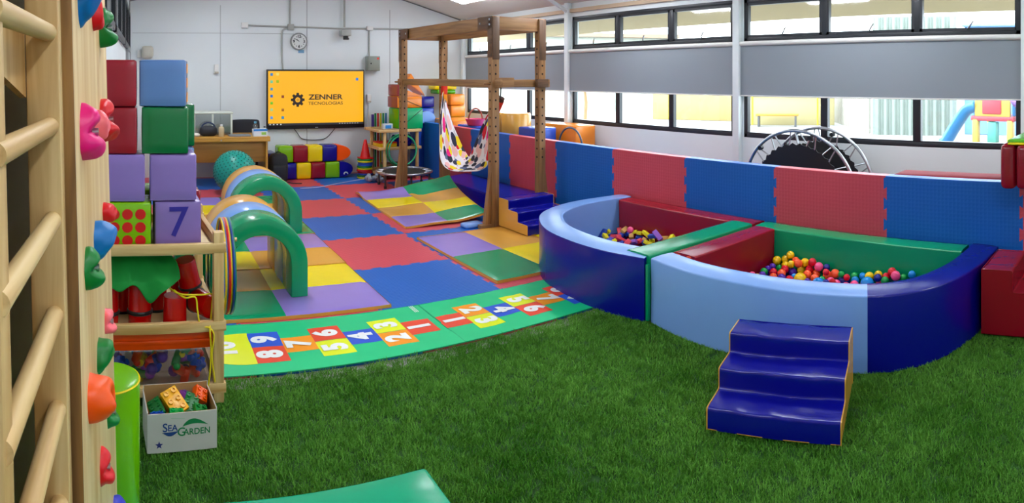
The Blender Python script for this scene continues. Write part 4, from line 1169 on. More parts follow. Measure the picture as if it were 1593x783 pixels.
# local: y along the long side, x across to the window side
FH = 2.30
def fbox(name, m, c, size, bev=.004, M=None):
    k = B(); k.box(c, size, bev, M=M); return k.obj(name, m, pf)
HOLE = mat('hole_dark', '#1d1410', .9)
for x, sx in ((0, -1), (FW, 1)):
    for y, sy in ((0, -1), (FL, 1)):
        k = B(); k.box((x, y, FH / 2), (.092, .085, FH), .004); k.mi = 1
        for q in range(16):
            z = .72 + q * .095
            k.cyl((x, y - .0424, z), (x, y - .0430, z), .012, n=10); k.cyl((x - .0459, y, z), (x - .0465, y, z), .012, n=10)
        k.obj('post', [OAK[2], HOLE], pf)
        # tapered foot on the long side
        k = B(); s_ = sx
        vs = [(x + s_ * .046, .62), (x + s_ * .046, 0), (x + s_ * .125, 0), (x + s_ * .12, .1)]
        k.prism([(v[0], v[1]) for v in vs], -.028, .028, Matrix.Translation((0, y, 0)) @ Matrix.Rotation(PI / 2, 4, 'X')); k.obj('brace', OAK[2], pf)
for y in (0, FL): fbox('foot_rail', OAK[0], (FW / 2, y, .022), (FW + .36, .075, .044))
for x, off in ((0, -.06), (FW, .06)):
    fbox('top_beam', OAK[1], (x, FL / 2, FH - .072), (.05, FL + .09, .145))
for y in (0, FL): fbox('top_beam', OAK[0], (FW / 2, y, FH - .072), (FW, .05, .145))
# dark corner plates with bolts
for x, sx in ((0, -1), (FW, 1)):
    for y, sy in ((0, 1), (FL, -1)):
        k = B(); k.box((x + sx * .049, y + sy * .10, FH - .07), (.008, .29, .14), .003); k.box((x + sx * .049, y, FH - .24), (.008, .088, .42), .003)
        pl = k.obj('corner_plate', DOAK[1], pf)
        for (dy, dz) in ((.0, -.035), (.0, -.09), (.19, -.07)):
            k = B(); k.cyl((x + sx * .053, y + sy * dy, FH + dz), (x + sx * .058, y + sy * dy, FH + dz), .012, n=12); k.obj('bolt', STEEL, pl)
        if True:
            k = B(); k.box((x, y - (.046 if y == 0 else -.046), FH - .24), (.092, .008, .46), .003); k.obj('corner_plate', DOAK[2], pf)
# movable bars on pegs
ZB = 1.565
fbox('cross_bar', OAK[1], (-.0, FL / 2, ZB), (.035, FL + .30, .085))
fbox('cross_bar', OAK[0], (FW / 2 + .05, -.0, ZB), (FW + .16, .035, .085)); fbox('cross_bar', OAK[0], (FW / 2, FL, ZB), (FW + .16, .035, .085))
fbox('bar_block', OAK[0], (.12, -.035, ZB + .012), (.24, .03, .105)); fbox('bar_block', DOAK[0], (FW - .02, -.06, ZB), (.16, .05, .095))
for (x, y) in ((0, 0), (FW, 0), (0, FL), (FW, FL)):
    k = B(); k.cyl((x - .13, y, ZB), (x + .13, y, ZB), .012, n=10); k.obj('peg', OAK[0], pf)

# ------------------------------------------------------------------ printed sling hanging in the frame
SL, nt, bs = _new('sling_print'); N = nt.nodes; L = nt.links
tc = N.new('ShaderNodeTexCoord'); mp = N.new('ShaderNodeMapping'); mp.inputs['Scale'].default_value = (16, 5.5, 1); L.new(tc.outputs['UV'], mp.inputs[0])
dn = N.new('ShaderNodeTexNoise'); dn.inputs['Scale'].default_value = 1.5; L.new(mp.outputs[0], dn.inputs[0])
vm = N.new('ShaderNodeVectorMath'); vm.operation = 'MULTIPLY_ADD'; vm.inputs[1].default_value = (.25, .25, .25); L.new(dn.outputs['Color'], vm.inputs[0]); L.new(mp.outputs[0], vm.inputs[2])
vo = N.new('ShaderNodeTexVoronoi'); vo.inputs['Scale'].default_value = 1.0; vo.inputs['Randomness'].default_value = .85; L.new(vm.outputs[0], vo.inputs[0])
sp = N.new('ShaderNodeSeparateColor'); L.new(vo.outputs['Color'], sp.inputs[0])
cr = N.new('ShaderNodeValToRGB'); cr.color_ramp.interpolation = 'CONSTANT'
for i, (p_, h_) in enumerate(((0, '#191a2c'), (.26, '#e8cf1a'), (.42, '#c81f34'), (.52, '#e0197a'), (.60, '#5a6486'), (.72, '#e7b8b4'), (.82, '#22233a'))):
    e = cr.color_ramp.elements[i] if i < 2 else cr.color_ramp.elements.new(p_); e.position = p_; e.color = lin(h_)
L.new(sp.outputs[0], cr.inputs[0])
th_ = N.new('ShaderNodeMath'); th_.operation = 'LESS_THAN'; th_.inputs[1].default_value = .56; L.new(vo.outputs['Distance'], th_.inputs[0])
wv = N.new('ShaderNodeTexWave'); wv.inputs['Scale'].default_value = 5; wv.inputs['Distortion'].default_value = 1.5; L.new(mp.outputs[0], wv.inputs[0])
t2 = N.new('ShaderNodeMath'); t2.operation = 'GREATER_THAN'; t2.inputs[1].default_value = .72; L.new(wv.outputs['Fac'], t2.inputs[0])
n3 = N.new('ShaderNodeTexNoise'); n3.inputs['Scale'].default_value = .9; L.new(mp.outputs[0], n3.inputs[0])
t3 = N.new('ShaderNodeMath'); t3.operation = 'GREATER_THAN'; t3.inputs[1].default_value = .62; L.new(n3.outputs['Fac'], t3.inputs[0])
t4 = N.new('ShaderNodeMath'); t4.operation = 'MULTIPLY'; L.new(t2.outputs[0], t4.inputs[0]); L.new(t3.outputs[0], t4.inputs[1])
m0 = N.new('ShaderNodeMix'); m0.data_type = 'RGBA'; m0.inputs[6].default_value = lin('#e9e2e4'); m0.inputs[7].default_value = lin('#2a2b44'); L.new(t4.outputs[0], m0.inputs[0])
m1 = N.new('ShaderNodeMix'); m1.data_type = 'RGBA'; L.new(th_.outputs[0], m1.inputs[0]); L.new(m0.outputs[2], m1.inputs[6]); L.new(cr.outputs[0], m1.inputs[7])
L.new(m1.outputs[2], bs.inputs['Base Color']); bs.inputs['Roughness'].default_value = .8
outer = [(690, 134), (686, 165), (684, 205), (684, 240), (690, 258), (704, 266), (728, 267), (748, 265), (760, 254), (766, 225), (771, 190), (776, 166), (780, 155)]
inner = [(694, 134), (695, 160), (703, 190), (715, 218), (724, 236), (729, 244), (731, 243), (735, 234), (740, 220), (748, 200), (757, 180), (767, 163), (776, 151)]
nn_ = len(outer)
so, si = [], []
for i in range(nn_):
    u = i / (nn_ - 1); r = 9.15 + (7.08 - 9.15) * u
    so.append(P(*outer[i], r - .10 * math.sin(PI * u))); si.append(P(*inner[i], r + .16 * math.sin(PI * u)))
so, si = spline(so, 5), spline(si, 5)
k = B(); m_ = len(so) - 1
def slf(u, v):
    i = min(int(u * m_ + .5), m_); a, c = so[i], si[i]
    p = a.lerp(c, v); s_ = math.sin(PI * u)
    p += Vector((.0, .02, -.035)) * math.sin(PI * v) * s_ + Vector((.02, .02, 0)) * math.sin(v * 14 + u * 3) * (1 - .6 * s_) * .5
    return p
sl = thing('sling_swing', 'white fabric sling with colourful printed shapes hanging in the wooden frame', 'sling swing', tuple(so[m_ // 2]))
off = Vector(so[m_ // 2])
g = k.grid(lambda u, v: slf(u, v) - off, m_, 18)
uvl = k.bm.loops.layers.uv.new('UVMap')
idx = {}
for i, row in enumerate(g):
    for j, v in enumerate(row): idx[v] = (i / m_, j / 18)
for f in k.bm.faces:
    for lp in f.loops: lp[uvl].uv = idx[lp.vert]
k.obj('fabric', SL, sl, smooth=80, solid=.006)
SASH = mat('sash_red', '#cf3a22', .8); SASHO = mat('sash_orange', '#ee9a22', .8)
def rel(p): return Vector(p) - off
k = B(); k.tube([rel(P(691.5, 128, 9.2)), rel(P(691, 140, 9.15)), rel(P(691, 150, 9.1))], [.045, .05, .045], 10); k.obj('knot', SASH, sl)
k = B(); k.tube([rel(P(691, 148, 9.1)), rel(P(691, 158, 9.07)), rel(P(691, 168, 9.05))], [.045, .052, .04], 10); k.obj('knot', SASHO, sl)
k = B(); k.tube([rel(P(765, 195, 7.2)), rel(P(771, 172, 7.15)), rel(P(777, 156, 7.08))], [.03, .05, .055], 10); k.obj('knot', SASH, sl)
k = B(); k.tube([rel(P(775, 163, 7.09)), rel(P(780, 152, 7.06))], [.035, .042], 10); lab(k.obj('roll', mat('roll_brown', '#4c3024', .7), sl), 'brown rolled end')
k = B(); k.tube([rel(P(778, 156, 7.06)), rel(P(779.5, 134, 7.03))], .008, 8); k.obj('cord', DARKG, sl)
k = B(); k.tube([rel(P(691.5, 128, 9.2)), rel(P(691, 124, 9.2))], .012, 8); k.obj('cord', DARKG, sl)

# ================================================================== FAR WALL: screen, clock, conduits
tv = thing('display_screen', 'large wall mounted screen with a yellow desktop picture', 'screen', (2.78, YB - .045, 1.262))
TW, TH = 1.69, .985
k = B(); k.box((0, .005, 0), (TW, .06, TH), .006); k.obj('bezel', BLACKP, tv)
k = B(); k.box((0, -.0262, .02), (TW - .045, .004, TH - .095)); scr = k.obj('screen', emit('screen_yellow', '#ffc012', .95), tv)
k = B(); k.box((0, .04, 0), (.5, .02, .4)); k.obj('mount', DARKG, tv)
DKS = emit('screen_dark', '#2a1300', .35); SFY = -.0290
k = B(); k.box((0, SFY, -.412), (TW - .045, .001, .034)); k.obj('taskbar', emit('screen_taskbar', '#3a3a42', .45), scr)
for q in range(4): 
    k = B(); k.box((-.79 + q * .06, SFY - .001, -.412), (.02, .001, .02)); k.obj('icon', emit('screen_icon_%d' % (q % 2), ['#e8eef2', '#5aa6e0'][q == 2], .9), scr)
for q in range(8):
    k = B(); k.box((.40 + q * .046, SFY - .001, -.412), (.016, .001, .012)); k.obj('icon', emit('screen_icon_0', '#e8eef2', .9), scr)
ic = [(-.765, .41, '#3a86c8'), (-.765, .29, '#7ed0a8'), (-.765, .17, '#58a0c0'), (-.765, .055, '#1f6fc4'), (-.765, -.06, '#7cc850'), (-.765, -.17, '#b8d89a'), (-.765, -.30, '#5a9ee8'), (-.665, .415, '#ffe98a'), (-.665, .295, '#a8c84c'), (-.578, .045, '#8a3a2c'), (-.578, -.175, '#a86a1c'), (-.578, -.30, '#3f8fc0'), (.71, .33, '#2f86ee')]
for q, (x, z, h_) in enumerate(ic):
    k = B(); k.box((x, SFY, z), (.044, .001, .044), .0004); k.obj('icon', emit('screen_app_%d' % q, h_, .85), scr)
# gear emblem
gp = []
for q in range(8):
    for a, r in ((-.30, .086), (-.20, .118), (.20, .118), (.30, .086)):
        an = q * PI / 4 + a * .9; gp.append((-.325 + r * math.sin(an), -.01 + r * math.cos(an)))
MF2 = Matrix.Translation((0, SFY, 0)) @ Matrix.Rotation(PI / 2, 4, 'X')
k = B(); k.prism(gp, 0, .001, MF2); k.obj('emblem', DKS, scr)
k = B(); k.cyl((-.325, SFY - .0012, -.01), (-.325, SFY - .0020, -.01), .042, n=24); hub = k.obj('emblem_hub', emit('screen_yellow', '#ffc012', .95), scr)
k = B(); k.box((-.325, SFY - .0026, -.01), (.06, .0006, .006)); k.box((-.325, SFY - .0026, -.01), (.006, .0006, .06)); k.obj('emblem', DKS, scr)
text_mesh('lettering', 'ZENNER', .118, DKS, scr, (.155, SFY - .001, .03), (PI / 2, 0, 0), .0005, .0035, sx=1.30)
text_mesh('lettering', 'TECNOLOGIAS', .073, DKS, scr, (.155, SFY - .001, -.073), (PI / 2, 0, 0), .0005, .001, sx=1.21)
k = B(); k.box((0, -.028, -.472), (.05, .002, .012)); k.obj('badge', GREYP, tv)
# clock
ck = thing('wall_clock', 'round grey wall clock above the screen', 'clock', (2.487, YB - .002, 2.22))
MC = Matrix.Rotation(PI / 2, 4, 'X')
k = B(); k.lathe([(.142, 0), (.147, .02), (.142, .042), (.126, .044), (.122, .03)], 40, M=MC); k.obj('rim', mat('clock_rim', '#8f9290', .4, metal=.4), ck)
k = B(); k.cyl((0, -.004, 0), (0, -.036, 0), .124, n=40); k.obj('dial', mat('clock_dial', '#dfe2e0', .5), ck)
INKC = mat('clock_ink', '#3a3c3e', .6)
for tx, px_, pz_ in (('12', 0, .085), ('3', .088, 0), ('6', 0, -.085), ('9', -.088, 0)):
    text_mesh('digit', tx, .066, INKC, ck, (px_, -.0368, pz_), (PI / 2, 0, 0), .0005, .003)
for q in range(12):
    if q % 3:
        k = B(); k.cyl((.088 * math.sin(q * PI / 6), -.036, .088 * math.cos(q * PI / 6)), (.088 * math.sin(q * PI / 6), -.0375, .088 * math.cos(q * PI / 6)), .009, n=8); k.obj('hour_mark', INKC, ck)
for an, ln, w_ in ((-.82, .058, .010), (-1.02, .09, .007)):
    k = B(); k.tube([(0, -.040, 0), (math.sin(an) * ln, -.040, math.cos(an) * ln)], w_ / 2, 6); k.obj('hand', INKC, ck)
o = B(); o.box((0, 0, 0), (.10, .003, .05)); tag(o.obj('paper_label', mat('paper_blue', '#7fa6c4', .7), loc=(2.53, YB - .004, 2.055)), 'small blue label stuck on the wall below the clock', 'label')
# conduits
def pipe(label, pts, r=.014, m=GREYP):
    k = B(); k.tube(pts, r, 8); return tag(k.obj('conduit', m, smooth=80), label, 'conduit', 'grey conduits on the far wall')
YC_ = YB - .018
pipe('long horizontal grey conduit crossing the far wall above the clock', [(1.63, YC_, 2.475), (3.2, YC_, 2.45), (4.95, YC_, 2.48)])
pipe('grey conduit rising from the junction box above the clock to the ceiling', [(2.335, YC_, 2.48), (2.335, YC_, 3.37)])
pipe('bent grey conduit running from the junction box down behind the screen', spline([(2.33, YC_, 2.44), (2.235, YC_, 2.42), (2.20, YC_, 2.33), (2.20, YC_, 2.0), (2.215, YC_, 1.74)], 6))
pipe('grey conduit dropping to the electrical panel', [(3.73, YC_, 2.45), (3.73, YC_, 1.98)])
pipe('grey conduit from the ceiling to the projector mount', [(3.27, YC_ - .04, 2.47), (3.27, YC_ - .04, 3.27)], .018)
def wbox(name, label, cat, c, size, m, bev=.006, extra=None):
    t = thing(name, label, cat, c); k = B(); k.box((0, 0, 0), size, bev); k.obj('housing', m, t)
    if extra: extra(t)
    return t
def cover(sz, m, dy): 
    def f(t):
        k = B(); k.box((0, dy, 0), sz, .003); k.obj('cover', m, t)
    return f
wbox('junction_box', 'white junction box at the left end of the horizontal conduit', 'junction box', (1.575, YB - .034, 2.475), (.11, .06, .09), WHITEP, extra=cover((.095, .008, .075), WHITEP, -.032))
wbox('junction_box', 'grey junction box right above the clock', 'junction box', (2.345, YB - .036, 2.455), (.10, .065, .10), GREYP, extra=cover((.085, .008, .085), GREYP, -.034))
wbox('junction_box', 'white junction box where the conduit drops to the electrical panel', 'junction box', (3.735, YB - .034, 2.465), (.11, .06, .07), WHITEP, extra=cover((.095, .008, .055), WHITEP, -.032))
ep = wbox('electrical_panel', 'grey electrical panel on the far wall right of the screen', 'electrical panel', (3.775, YB - .07, 1.86), (.22, .135, .25), mat('panel_grey', '#8f968c', .5), .006)
k = B(); k.box((0, -.072, 0), (.205, .012, .235), .004); dr = k.obj('door', mat('panel_grey', '#8f968c', .5), ep)
k = B(); k.cyl((-.06, -.078, 0), (-.06, -.088, 0), .012, n=10); k.obj('lock', BLACKP, dr)
k = B(); k.cyl((.068, -.0785, .085), (.068, -.0795, .085), .02, n=16); k.obj('sticker', mat('sticker_red', '#d8432e', .5), dr)
cm = thing('camera_mount', 'small black projector camera hanging under a white box on the far wall', 'camera', (3.27, YB - .10, 2.37))
k = B(); k.box((0, 0, 0), (.17, .16, .10), .01); k.obj('box', GREYP, cm)
k = B(); k.ball((0, -.03, -.07), .045, (1, 1, .8)); k.box((0, -.05, -.10), (.09, .06, .03), .006); k.obj('camera', BLACKP, cm)
k = thing('wall_speaker', 'beige rounded speaker box high on the far wall at the left', 'speaker', (-.005, YB - .08, 2.03))
q = B(); q.soft((0, 0, 0), (.19, .14, .20), .05, .0, 3); q.obj('housing', mat('beige_plastic', '#c2bfb2', .5), k); q = B(); q.box((-.13, .06, -.03), (.07, .04, .12), .01); q.obj('bracket', WHITEP, k)
def dispenser(label, x, z, w_, h_):
    t = thing('wall_sensor', label, 'wall box', (x, YB - .03, z)); k = B(); k.box((0, 0, 0), (w_, .055, h_), .008); k.obj('housing', WHITEP, t); k = B(); k.box((0, -.024, -h_ * .38), (w_ * .9, .014, h_ * .2), .003); lab(k.obj('base', mat('sensor_base', '#b7b0a2', .5), t), 'darker lower end')
dispenser('small white box on the far wall above the desk', 1.11, 1.76, .075, .15)
dispenser('white socket box on the far wall right of the screen', 3.72, 1.26, .07, .14)
pipe('thin white cable channel below the socket box right of the screen', [(3.72, YB - .008, 1.19), (3.72, YB - .008, .72)], .007, WHITEP)
k = B(); k.tube(spline([(2.40, YB - .03, .775), (2.46, YB - .02, .70), (2.55, YB - .015, .60), (2.78, YB - .015, .575), (2.95, YB - .015, .60), (3.06, YB - .02, .70), (3.12, YB - .03, .775)], 6), .006, 6); tag(k.obj('cable', BLACKP, smooth=80), 'black cable hanging in a loop below the screen', 'cable')
k = B(); k.tube(spline([(4.03, YB - .15, .43), (3.9, YB - .3, .30), (3.78, 9.75, .12), (3.68, 9.55, .015), (3.3, 9.45, .008), (2.9, 9.25, .008), (2.5, 9.0, .008), (2.2, 8.95, .008)], 8), .006, 6); tag(k.obj('cable', mat('pale_cable', '#c9c6da', .6), smooth=80), 'pale cable lying across the foam floor by the caterpillar cushions', 'cable')

# ================================================================== BACK LEFT: desk and its things
dk = thing('desk', 'wooden desk against the far wall behind the exercise ball', 'desk', (1.09, 9.55, 0))
def dbox(name, m, c, size, bev=.003): k = B(); k.box(c, size, bev); return k.obj(name, m, dk)
dbox('top', DESKW[0], (0, 0, .735), (1.42, .72, .03), .004); dbox('front_lip', DESKW[0], (0, -.345, .705), (1.42, .03, .05))
dbox('modesty_panel', wood('desk_dark', '#8c6434', '#a57a42', 0, .5, .6), (0, -.27, .535), (1.32, .018, .33))
for s_ in (-1, 1): dbox('side_panel', DESKW[2], (s_ * .665, -.02, .36), (.028, .62, .72))
k = B(); k.cyl((-.02, -.362, .705), (-.02, -.366, .705), .012, n=12); k.obj('lock', STEEL, dk)
for q, x in enumerate((1.48, 1.54, 1.60)):
    k = B(); k.cyl((x - .0, 9.62, .0), (x, 9.62, .36), .016, n=10); tag(k.obj('chair_leg_tube', BLACKP), ['leftmost', 'middle', 'rightmost'][q] + ' of three black tubes standing under the desk', 'tube', 'black tubes under the desk')
# chair behind the desk
ch = thing('office_chair', 'black chair behind the desk, only its backrest showing above the top', 'chair', (1.56, 10.0, 0))
k = B(); k.soft((0, .08, .80), (.46, .07, .28), .03, .01); k.obj('backrest', mat('chair_fabric', '#22242a', .8), ch)
k = B(); k.soft((0, .07, .45), (.44, .2, .07), .03, .01); k.obj('seat', mat('chair_fabric', '#22242a', .8), ch)
for sx in (-1, 1):
    for sy in (-.0, .13): k = B(); k.cyl((sx * .19, sy, 0), (sx * .19, sy, .42), .014, n=8); k.obj('leg', BLACKP, ch)
    k = B(); k.cyl((sx * .19, .09, .44), (sx * .19, .09, .72), .014, n=8); k.obj('back_post', BLACKP, ch)
# clear plastic crate standing on the desk
t = thing('clear_container', 'large clear plastic container with white lid standing on the desk', 'container', (.98, 9.70, .751))
CLR = glass('cloudy_plastic', (.86, .87, .86, 1), .12)
k = B()
for c, s_ in (((-.29, 0, .16), (.006, .36, .32)), ((.29, 0, .16), (.006, .36, .32)), ((0, -.18, .16), (.58, .006, .32)), ((0, .18, .16), (.58, .006, .32)), ((0, 0, .005), (.58, .36, .008))): k.box(c, s_)
k.obj('walls', CLR, t)
k = B(); k.soft((0, 0, .335), (.62, .40, .03), .012, .003, 3); k.obj('lid', mat('milky_plastic', '#d6dcd0', .4), t)
for sx in (-1, 0, 1): k = B(); k.box((sx * .285, -.186, .16), (.03, .014, .32), .004); k.obj('rib', mat('milky_plastic', '#d6dcd0', .4), t)
hb = thing('handbag', 'dark handbag on the desk in front of the clear container', 'bag', (.90, 9.40, .751))
k = B(); k.soft((0, 0, .075), (.26, .10, .15), .05, .008, 4); k.obj('body', mat('bag_dark', '#23262e', .6), hb)
k = B(); k.tube([(.10 * math.cos(a), 0, .12 + .08 * math.sin(a)) for a in [i * PI / 10 for i in range(11)]], .012, 8); k.obj('handle', mat('bag_blue', '#2b3a5a', .6), hb)
def bottle(name, label, c, r, h, m, capm):
    t = thing(name, label, 'bottle', c); k = B(); k.lathe([(r * .9, 0), (r, .006), (r, h * .68), (r * .85, h * .76), (r * .42, h * .84), (r * .42, h * .88)], 18); k.obj('body', m, t)
    k = B(); k.cyl((0, 0, h * .86), (0, 0, h), r * .5, n=14); k.obj('cap', capm, t)
bottle('bottle', 'beige bottle with a light cap on the desk beside the handbag', (1.085, 9.30, .751), .042, .18, mat('bottle_beige', '#c9b796', .5), WHITEP)
bottle('bottle', 'clear plastic bottle with a blue label at the right of the desk', (1.615, 9.42, .751), .04, .21, glass('bottle_clear', (.85, .93, .97, 1), .15), mat('cap_blue', '#6aa9c8', .5))
bottle('bottle', 'slim pale bottle standing at the right end of the desk', (1.745, 9.36, .751), .03, .14, mat('bottle_pale', '#c8d2d2', .4), mat('cap_dark', '#3a3f46', .5))
t = thing('tissue_box', 'white and blue carton at the right end of the desk', 'carton', (1.655, 9.27, .751), .05)
k = B(); k.box((0, 0, .055), (.21, .11, .11), .003); k.obj('body', mat('tissue_white', '#e4e8ea', .6), t)
k = B(); k.box((0, -.056, .095), (.212, .002, .03)); k.obj('stripe', mat('tissue_blue', '#3f84cc', .6), t)
k = B(); k.box((.05, -.056, .045), (.07, .002, .04)); k.obj('print', mat('tissue_green', '#9cc66a', .6), t)
t = thing('laptop', 'thin grey laptop lying closed on the desk', 'laptop', (1.36, 9.36, .751), .04)
k = B(); k.box((0, 0, .008), (.32, .22, .014), .004); k.obj('base', mat('laptop_grey', '#8a8f94', .4), t); k = B(); k.box((0, 0, .0185), (.32, .22, .006), .002); k.obj('lid', mat('laptop_grey', '#8a8f94', .4), t)
k = B(); k.ball((0, 0, 0), .06, (1.2, 1, .5)); tag(k.obj('crumpled_paper', mat('paper', '#dedad0', .8), loc=(.70, 9.30, .778)), 'crumpled pale paper at the left of the desk', 'paper')
# exercise ball with raised nubs
eb = thing('exercise_ball', 'big turquoise exercise ball with raised nubs, in front of the desk', 'exercise ball', (1.215, 8.80, .0))
TQ = mat('turquoise_rubber', '#169a8c', .35, .05, 3)
k = B(); k.ball((0, 0, .30), .30, u=48, v=32); k.obj('ball', TQ, eb, smooth=180)
k = B(); gold = PI * (3 - 5 ** .5)
for i in range(420):
    z = 1 - 2 * (i + .5) / 420; r = math.sqrt(1 - z * z); d = Vector((r * math.cos(gold * i), r * math.sin(gold * i), z))
    if d.y > .35 or z < -.5: continue
    k.ball(Vector((0, 0, .30)) + d * .298, .0115, u=8, v=5)
o = k.obj('nubs', mat('turquoise_dark', '#0c6f66', .4), eb, smooth=180); o['kind'] = 'stuff'
# backpack
bp_ = thing('backpack', 'black backpack standing beside the desk', 'backpack', (1.965, 9.42, .012), .05)
BPK = mat('backpack_cloth', '#17181b', .7, .15, 8)
k = B(); k.soft((0, 0, .225), (.27, .19, .45), .06, .012, 4); k.obj('body', BPK, bp_); k = B(); k.soft((0, -.105, .16), (.22, .07, .26), .03, .008, 3); k.obj('front_pocket', BPK, bp_)
k = B(); k.tube([(.05 * math.cos(a), 0, .44 + .04 * math.sin(a)) for a in [i * PI / 8 for i in range(9)]], .009, 6); k.obj('handle', BPK, bp_)
for s_ in (-1, 1): k = B(); k.tube(spline([(s_ * .08, .10, .42), (s_ * .1, .15, .28), (s_ * .11, .12, .08)], 5), .014, 6); k.obj('strap', BPK, bp_)
k = B(); k.tube(spline([(.12, -.10, .03), (.2, -.12, .015), (.33, -.16, .012)], 5), .008, 6); k.obj('loose_strap', BPK, bp_)
k = thing('foam_mat', 'navy folded mat standing between the desk and the black backpack', 'mat', (1.93, 9.86, 0)); q = B(); q.soft((0, 0, .22), (.16, .5, .44), .03, .005, 3); q.obj('cushion', NAVY, k)
# caterpillar cushions
def caterpillar(label, x0, z, cols, head, seg=.243, y=9.90, eye=False):
    t = thing('foam_caterpillar', label, 'foam cushion', (x0, y, z), 0, 'caterpillar cushions stacked under the screen')
    for i, m in enumerate(cols):
        k = B(); k.soft((seg * (i + .5), 0, .129), (seg - .004, .30, .256), .022, .008, 4); k.obj('segment', m, t)
    k = B(); R = .256; pts = [(0, 0)] + [(seg * .95 * math.sin(a), R * (1 - math.cos(a)) / 2 if False else R / 2 - R / 2 * math.cos(a)) for a in [i * PI / 14 for i in range(1, 14)]] + [(0, R)]
    k.prism(pts, -.15, .15, Matrix.Translation((seg * len(cols), 0, .001)) @ Matrix.Rotation(PI / 2, 4, 'X'))
    es = [e for e in k.bm.edges if abs(e.verts[0].co.y - e.verts[1].co.y) < .01]; bmesh.ops.bevel(k.bm, geom=es, offset=.012, segments=2, affect='EDGES')
    hd = k.obj('head', head, t)
    if eye:
        k = B(); k.tube([(seg * len(cols) + .10 + .032 * math.cos(a), -.153, .05 + .034 * math.sin(a)) for a in [i * PI / 10 for i in range(11)]], .009, 6); k.obj('eye', WHITEP, hd)
    return t
caterpillar('lower caterpillar cushion, navy end with a white arc eye', 2.10, .008, [NAVY, YELLOW, MAROON, LIMEC], NAVY, .238, eye=True)
caterpillar('upper caterpillar cushion with an orange rounded end', 2.04, .275, [LIMEC, MAROON, YELLOW, NAVY], vinyl('bright_orange', '#f2641e'), .242)
# cone on a pile of foam stepping pads
cx, cy = 3.43, 9.62
sc_ = ['#1d8a44', '#d8d02a', '#1f3f9c', '#2a55b8', '#1a7a3c', '#d9cf26', '#c2242c', '#a81c26', '#1d2f86', '#176c38', '#d8cc24']
zz = .0
for i, c in enumerate(reversed(sc_)):
    nm = {'#1d8a44': 'green', '#1a7a3c': 'green', '#176c38': 'green', '#d8d02a': 'yellow', '#d9cf26': 'yellow', '#d8cc24': 'yellow', '#1f3f9c': 'blue', '#2a55b8': 'blue', '#1d2f86': 'navy', '#c2242c': 'red', '#a81c26': 'dark red'}[c]
    k = B(); k.lathe([(.10, 0), (.122, .004), (.126, .014), (.118, .026), (.09, .0285), (.001, .0285)], 26)
    o = k.obj('stepping_pad', mat('pad_' + c, c, .5), loc=(cx + rg.uniform(-.012, .012), cy + rg.uniform(-.01, .01), zz)); zz += .0288
    tag(o, '%s round pad, %s from the floor in the pile under the red cone' % (nm, ['first', 'second', 'third', 'fourth', 'fifth', 'sixth', 'seventh', 'eighth', 'ninth', 'tenth', 'eleventh'][i]), 'pad', 'pile of round pads')
cn = thing('traffic_cone', 'red plastic cone on the pile of coloured pads', 'cone', (cx + .01, cy, zz))
CR_ = mat('cone_red', '#d22a2c', .4)
k = B(); k.box((0, 0, .01), (.21, .21, .02), .006); k.obj('base', CR_, cn); k = B(); k.lathe([(.085, .018), (.022, .30), (.016, .305), (.001, .305)], 26); k.obj('cone', CR_, cn)

# ================================================================== BACK RIGHT: second shelf and foam shapes
s2 = thing('wooden_shelf', 'pine shelf on the far side behind the mini trampoline', 'shelf', (3.56, 9.27, 0))
def s2b(name, m, c, size, bev=.003): k = B(); k.box(c, size, bev); return k.obj(name, m, s2)
W2, D2 = .68, .62
for x in (.09, W2 - .03):
    for y in (.03, D2): s2b('leg', PINE[2], (x - .0, y, .40), (.045, .045, .80))
for z in (.775, .50, .10):
    s2b('front_rail', PINE[0], (W2 / 2, .0, z), (W2 + .06, .03, .045)); s2b('back_rail', PINE[0], (W2 / 2, D2 + .03, z), (W2 + .06, .03, .045))
    s2b('side_rail', PINE[1], (.0, D2 / 2, z), (.03, D2, .045)); s2b('side_rail', PINE[1], (W2 + .01, D2 / 2, z), (.03, D2, .045)); s2b('shelf_board', PINE[0], (W2 / 2, D2 / 2, z - .015), (W2, D2, .012), .001)
def wedge_block(name, label, c, size, m, rz=0.0, side=None, rot=None, tri=False, split=None):
    t = thing(name, label, 'foam block', c, rz, 'foam shapes stacked on the far shelf', rot=rot)
    k = B()
    if tri:
        k.prism([(-size[0] / 2, 0), (size[0] / 2, 0), (-size[0] / 2, size[2])], -size[1] / 2, size[1] / 2, Matrix.Rotation(PI / 2, 4, 'X')); bmesh.ops.bevel(k.bm, geom=k.bm.edges[:], offset=.008, segments=2, affect='EDGES')
    else: k.soft((0, 0, size[2] / 2), size, .014, .004, 3)
    k.obj('cover', m, t)
    if side:
        k = B(); k.box((-size[0] / 2 - .003, 0, size[2] / 2), (.008, size[1] * .94, size[2] * .92), .003); lab(k.obj('end_panel', side, t), 'differently coloured end')
    if split:
        k = B(); k.tube([(-size[0] / 2 + .01, -size[1] / 2 - .004, .01 if split > 0 else size[2] - .01), (size[0] / 2 - .01, -size[1] / 2 - .004, size[2] - .01 if split > 0 else .01)], .005, 5); k.obj('seam', mat('seam_dark', '#1d3a2c', .8), t)
    return t
LIMS = vinyl('shape_lime', '#5faa28'); GRS = vinyl('shape_green', '#12a06a'); PLUM = vinyl('plum', '#8c3a48')
ZS = .80
wedge_block('foam_block', 'big green foam block with a diagonal seam on the far shelf', (4.10, 9.50, ZS), (.42, .43, .33), GRS, side=LIMS, split=1)
wedge_block('foam_block', 'plum and orange foam block on the green block, lower of two', (4.08, 9.50, ZS + .335), (.43, .42, .185), BRICK, side=PLUM, split=-1)
wedge_block('foam_block', 'plum cube end block, upper one left of the wedges', (3.93, 9.50, ZS + .525), (.12, .42, .185), PLUM)
